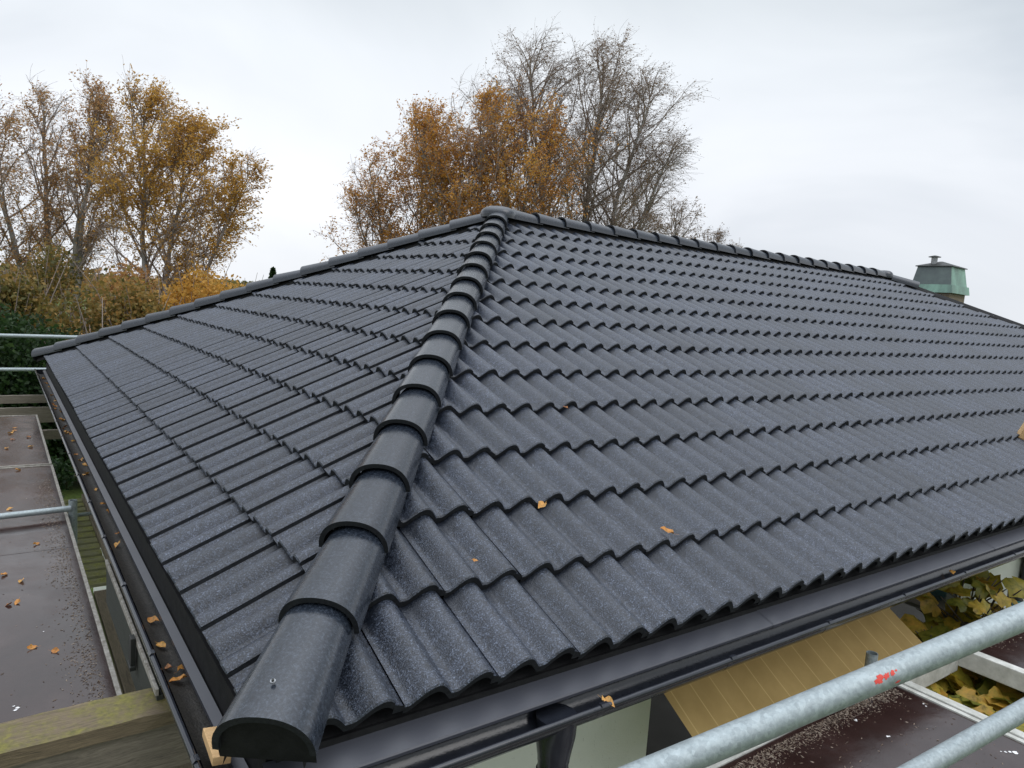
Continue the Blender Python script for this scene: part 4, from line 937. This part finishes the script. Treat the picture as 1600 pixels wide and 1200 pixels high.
# vine leaves: big lobed leaves
def vine(name, centre, size, n, seed, label, lsize=.085, stems=10):
    rng = random.Random(seed); V = []; F = []; T = []
    shape = [(0, -.34), (.20, -.48), (.44, -.36), (.52, -.12), (.48, .02), (.58, .24), (.36, .36), (.22, .44), (0, .62), (-.22, .44), (-.36, .36), (-.58, .24), (-.48, .02), (-.52, -.12), (-.44, -.36), (-.20, -.48)]
    c = Vector(centre)
    for k in range(n):
        p = c + Vector((rng.uniform(-1, 1) * size[0], rng.uniform(-1, 1) * size[1], rng.uniform(-1, 1) * size[2])); s = lsize * rng.uniform(.6, 1.35)
        nrm = Vector((rng.gauss(0, .45), rng.gauss(-.35, .45), 1)).normalized(); q = nrm.to_track_quat('Z', 'Y').to_matrix() @ Matrix.Rotation(rng.uniform(0, 6.28), 3, 'Z')
        b = len(V); t_ = rng.random(); cv = rng.uniform(-.9, .3); cv2 = rng.uniform(-.9, .9)
        V.append(p)
        for (x, y) in shape: V.append(p + q @ Vector((x * s, y * s, s * (cv * (x * x + y * y) + cv2 * x * y + rng.uniform(-.09, .09)))))
        for i in range(len(shape)): F.append((b, b + 1 + i, b + 1 + (i + 1) % len(shape))); T.append(min(1, max(0, t_ + rng.uniform(-.1, .1))))
    e_ = empty(name, tuple(c + Vector((0, 0, -size[2])))); tag(e_, label, 'vine')
    child(to_mesh_arrays('foliage', [tuple(v) for v in V], F, M_LF_VINE, T, True), e_)
    m = MB()
    for k in range(stems):
        a = c + Vector((rng.uniform(-1, 1) * size[0], rng.uniform(-.6, .6) * size[1], -size[2] * 1.2)); b2 = c + Vector((rng.uniform(-1, 1) * size[0], rng.uniform(-1, 1) * size[1], rng.uniform(.2, 1) * size[2])); md = (a + b2) / 2 + Vector((rng.uniform(-.1, .1), rng.uniform(-.1, .1), .03))
        m.tube([a, a.lerp(md, .5) + Vector((.01, .01, .01)), md, md.lerp(b2, .5), b2], [.009, .008, .006, .005, .003], 6, 0)
    child(m.build('stems', M_BARK), e_); return e_
vine('grape_vine', (4.25, .16, -.66), (.36, .20, .22), 75, 31, 'yellow-leaved vine between the awning and the pale wall', .12, 26)
vine('grape_vine', (3.05, -.50, -.70), (.50, .42, .07), 800, 32, 'mass of green-yellow vine leaves below the open bay frame', .11, 12)
vine('grape_vine', (3.95, .12, -.80), (.30, .20, .16), 14, 33, 'dark bare vine stems with a few amber leaves at the right end of the awning', .15, 60)

# ------------------------------------------------------------------ small things on the right wall
e_ = empty('wall_lantern', (6.05, .42, -.62)); tag(e_, 'black wall lantern at the right photo edge', 'lantern')
m = MB(); m.box((5.98, .34, -.86), (6.12, .48, -.66)); child(m.build('lamp_body', M_GLASS, None, bevel=.01), e_)
m = MB(); m.add([(5.93, .29, -.66), (6.17, .29, -.66), (6.17, .495, -.66), (5.93, .495, -.66), (6.05, .40, -.55)], [(0,1,4),(1,2,4),(2,3,4),(3,0,4),(3,2,1,0)]); m.box((5.96, .32, -.90), (6.14, .495, -.862)); child(m.build('lamp_roof', M_IRON), e_)
e_ = empty('wall_shelf', (5.9, .35, -1.08)); tag(e_, 'narrow dark wall shelf below the lantern', 'shelf')
m = MB(); m.box((5.25, .20, -1.10), (6.9, .495, -1.07)); child(m.build('shelf_board', M_WOODY, None, bevel=.003), e_)
def lathe(prof, c, mi=0, n=24):
    m = MB(); vs = [(c[0] + r * math.cos(2*math.pi*k/n), c[1] + r * math.sin(2*math.pi*k/n), c[2] + z) for r, z in prof for k in range(n)]
    m.add(vs, [(i*n+k, i*n+(k+1) % n, (i+1)*n+(k+1) % n, (i+1)*n+k) for i in range(len(prof)-1) for k in range(n)], 0, True); return m
o = lathe([(.001, 0), (.05, 0), (.085, .05), (.09, .10), (.07, .15), (.075, .165), (.065, .165), (.06, .14), (.001, .13)], (5.55, .30, -1.07)).build('glazed_pot', M_TEAL, fixn=False); tag(o, 'teal glazed pot on the shelf, right photo edge', 'pot')
o = lathe([(.001, 0), (.055, 0), (.062, .05), (.05, .12), (.024, .17), (.022, .23), (.03, .235), (.001, .235)], (5.72, .40, -1.07)).build('dark_jug', M_IRON, fixn=False); tag(o, 'dark slender jug against the pale wall', 'jug')
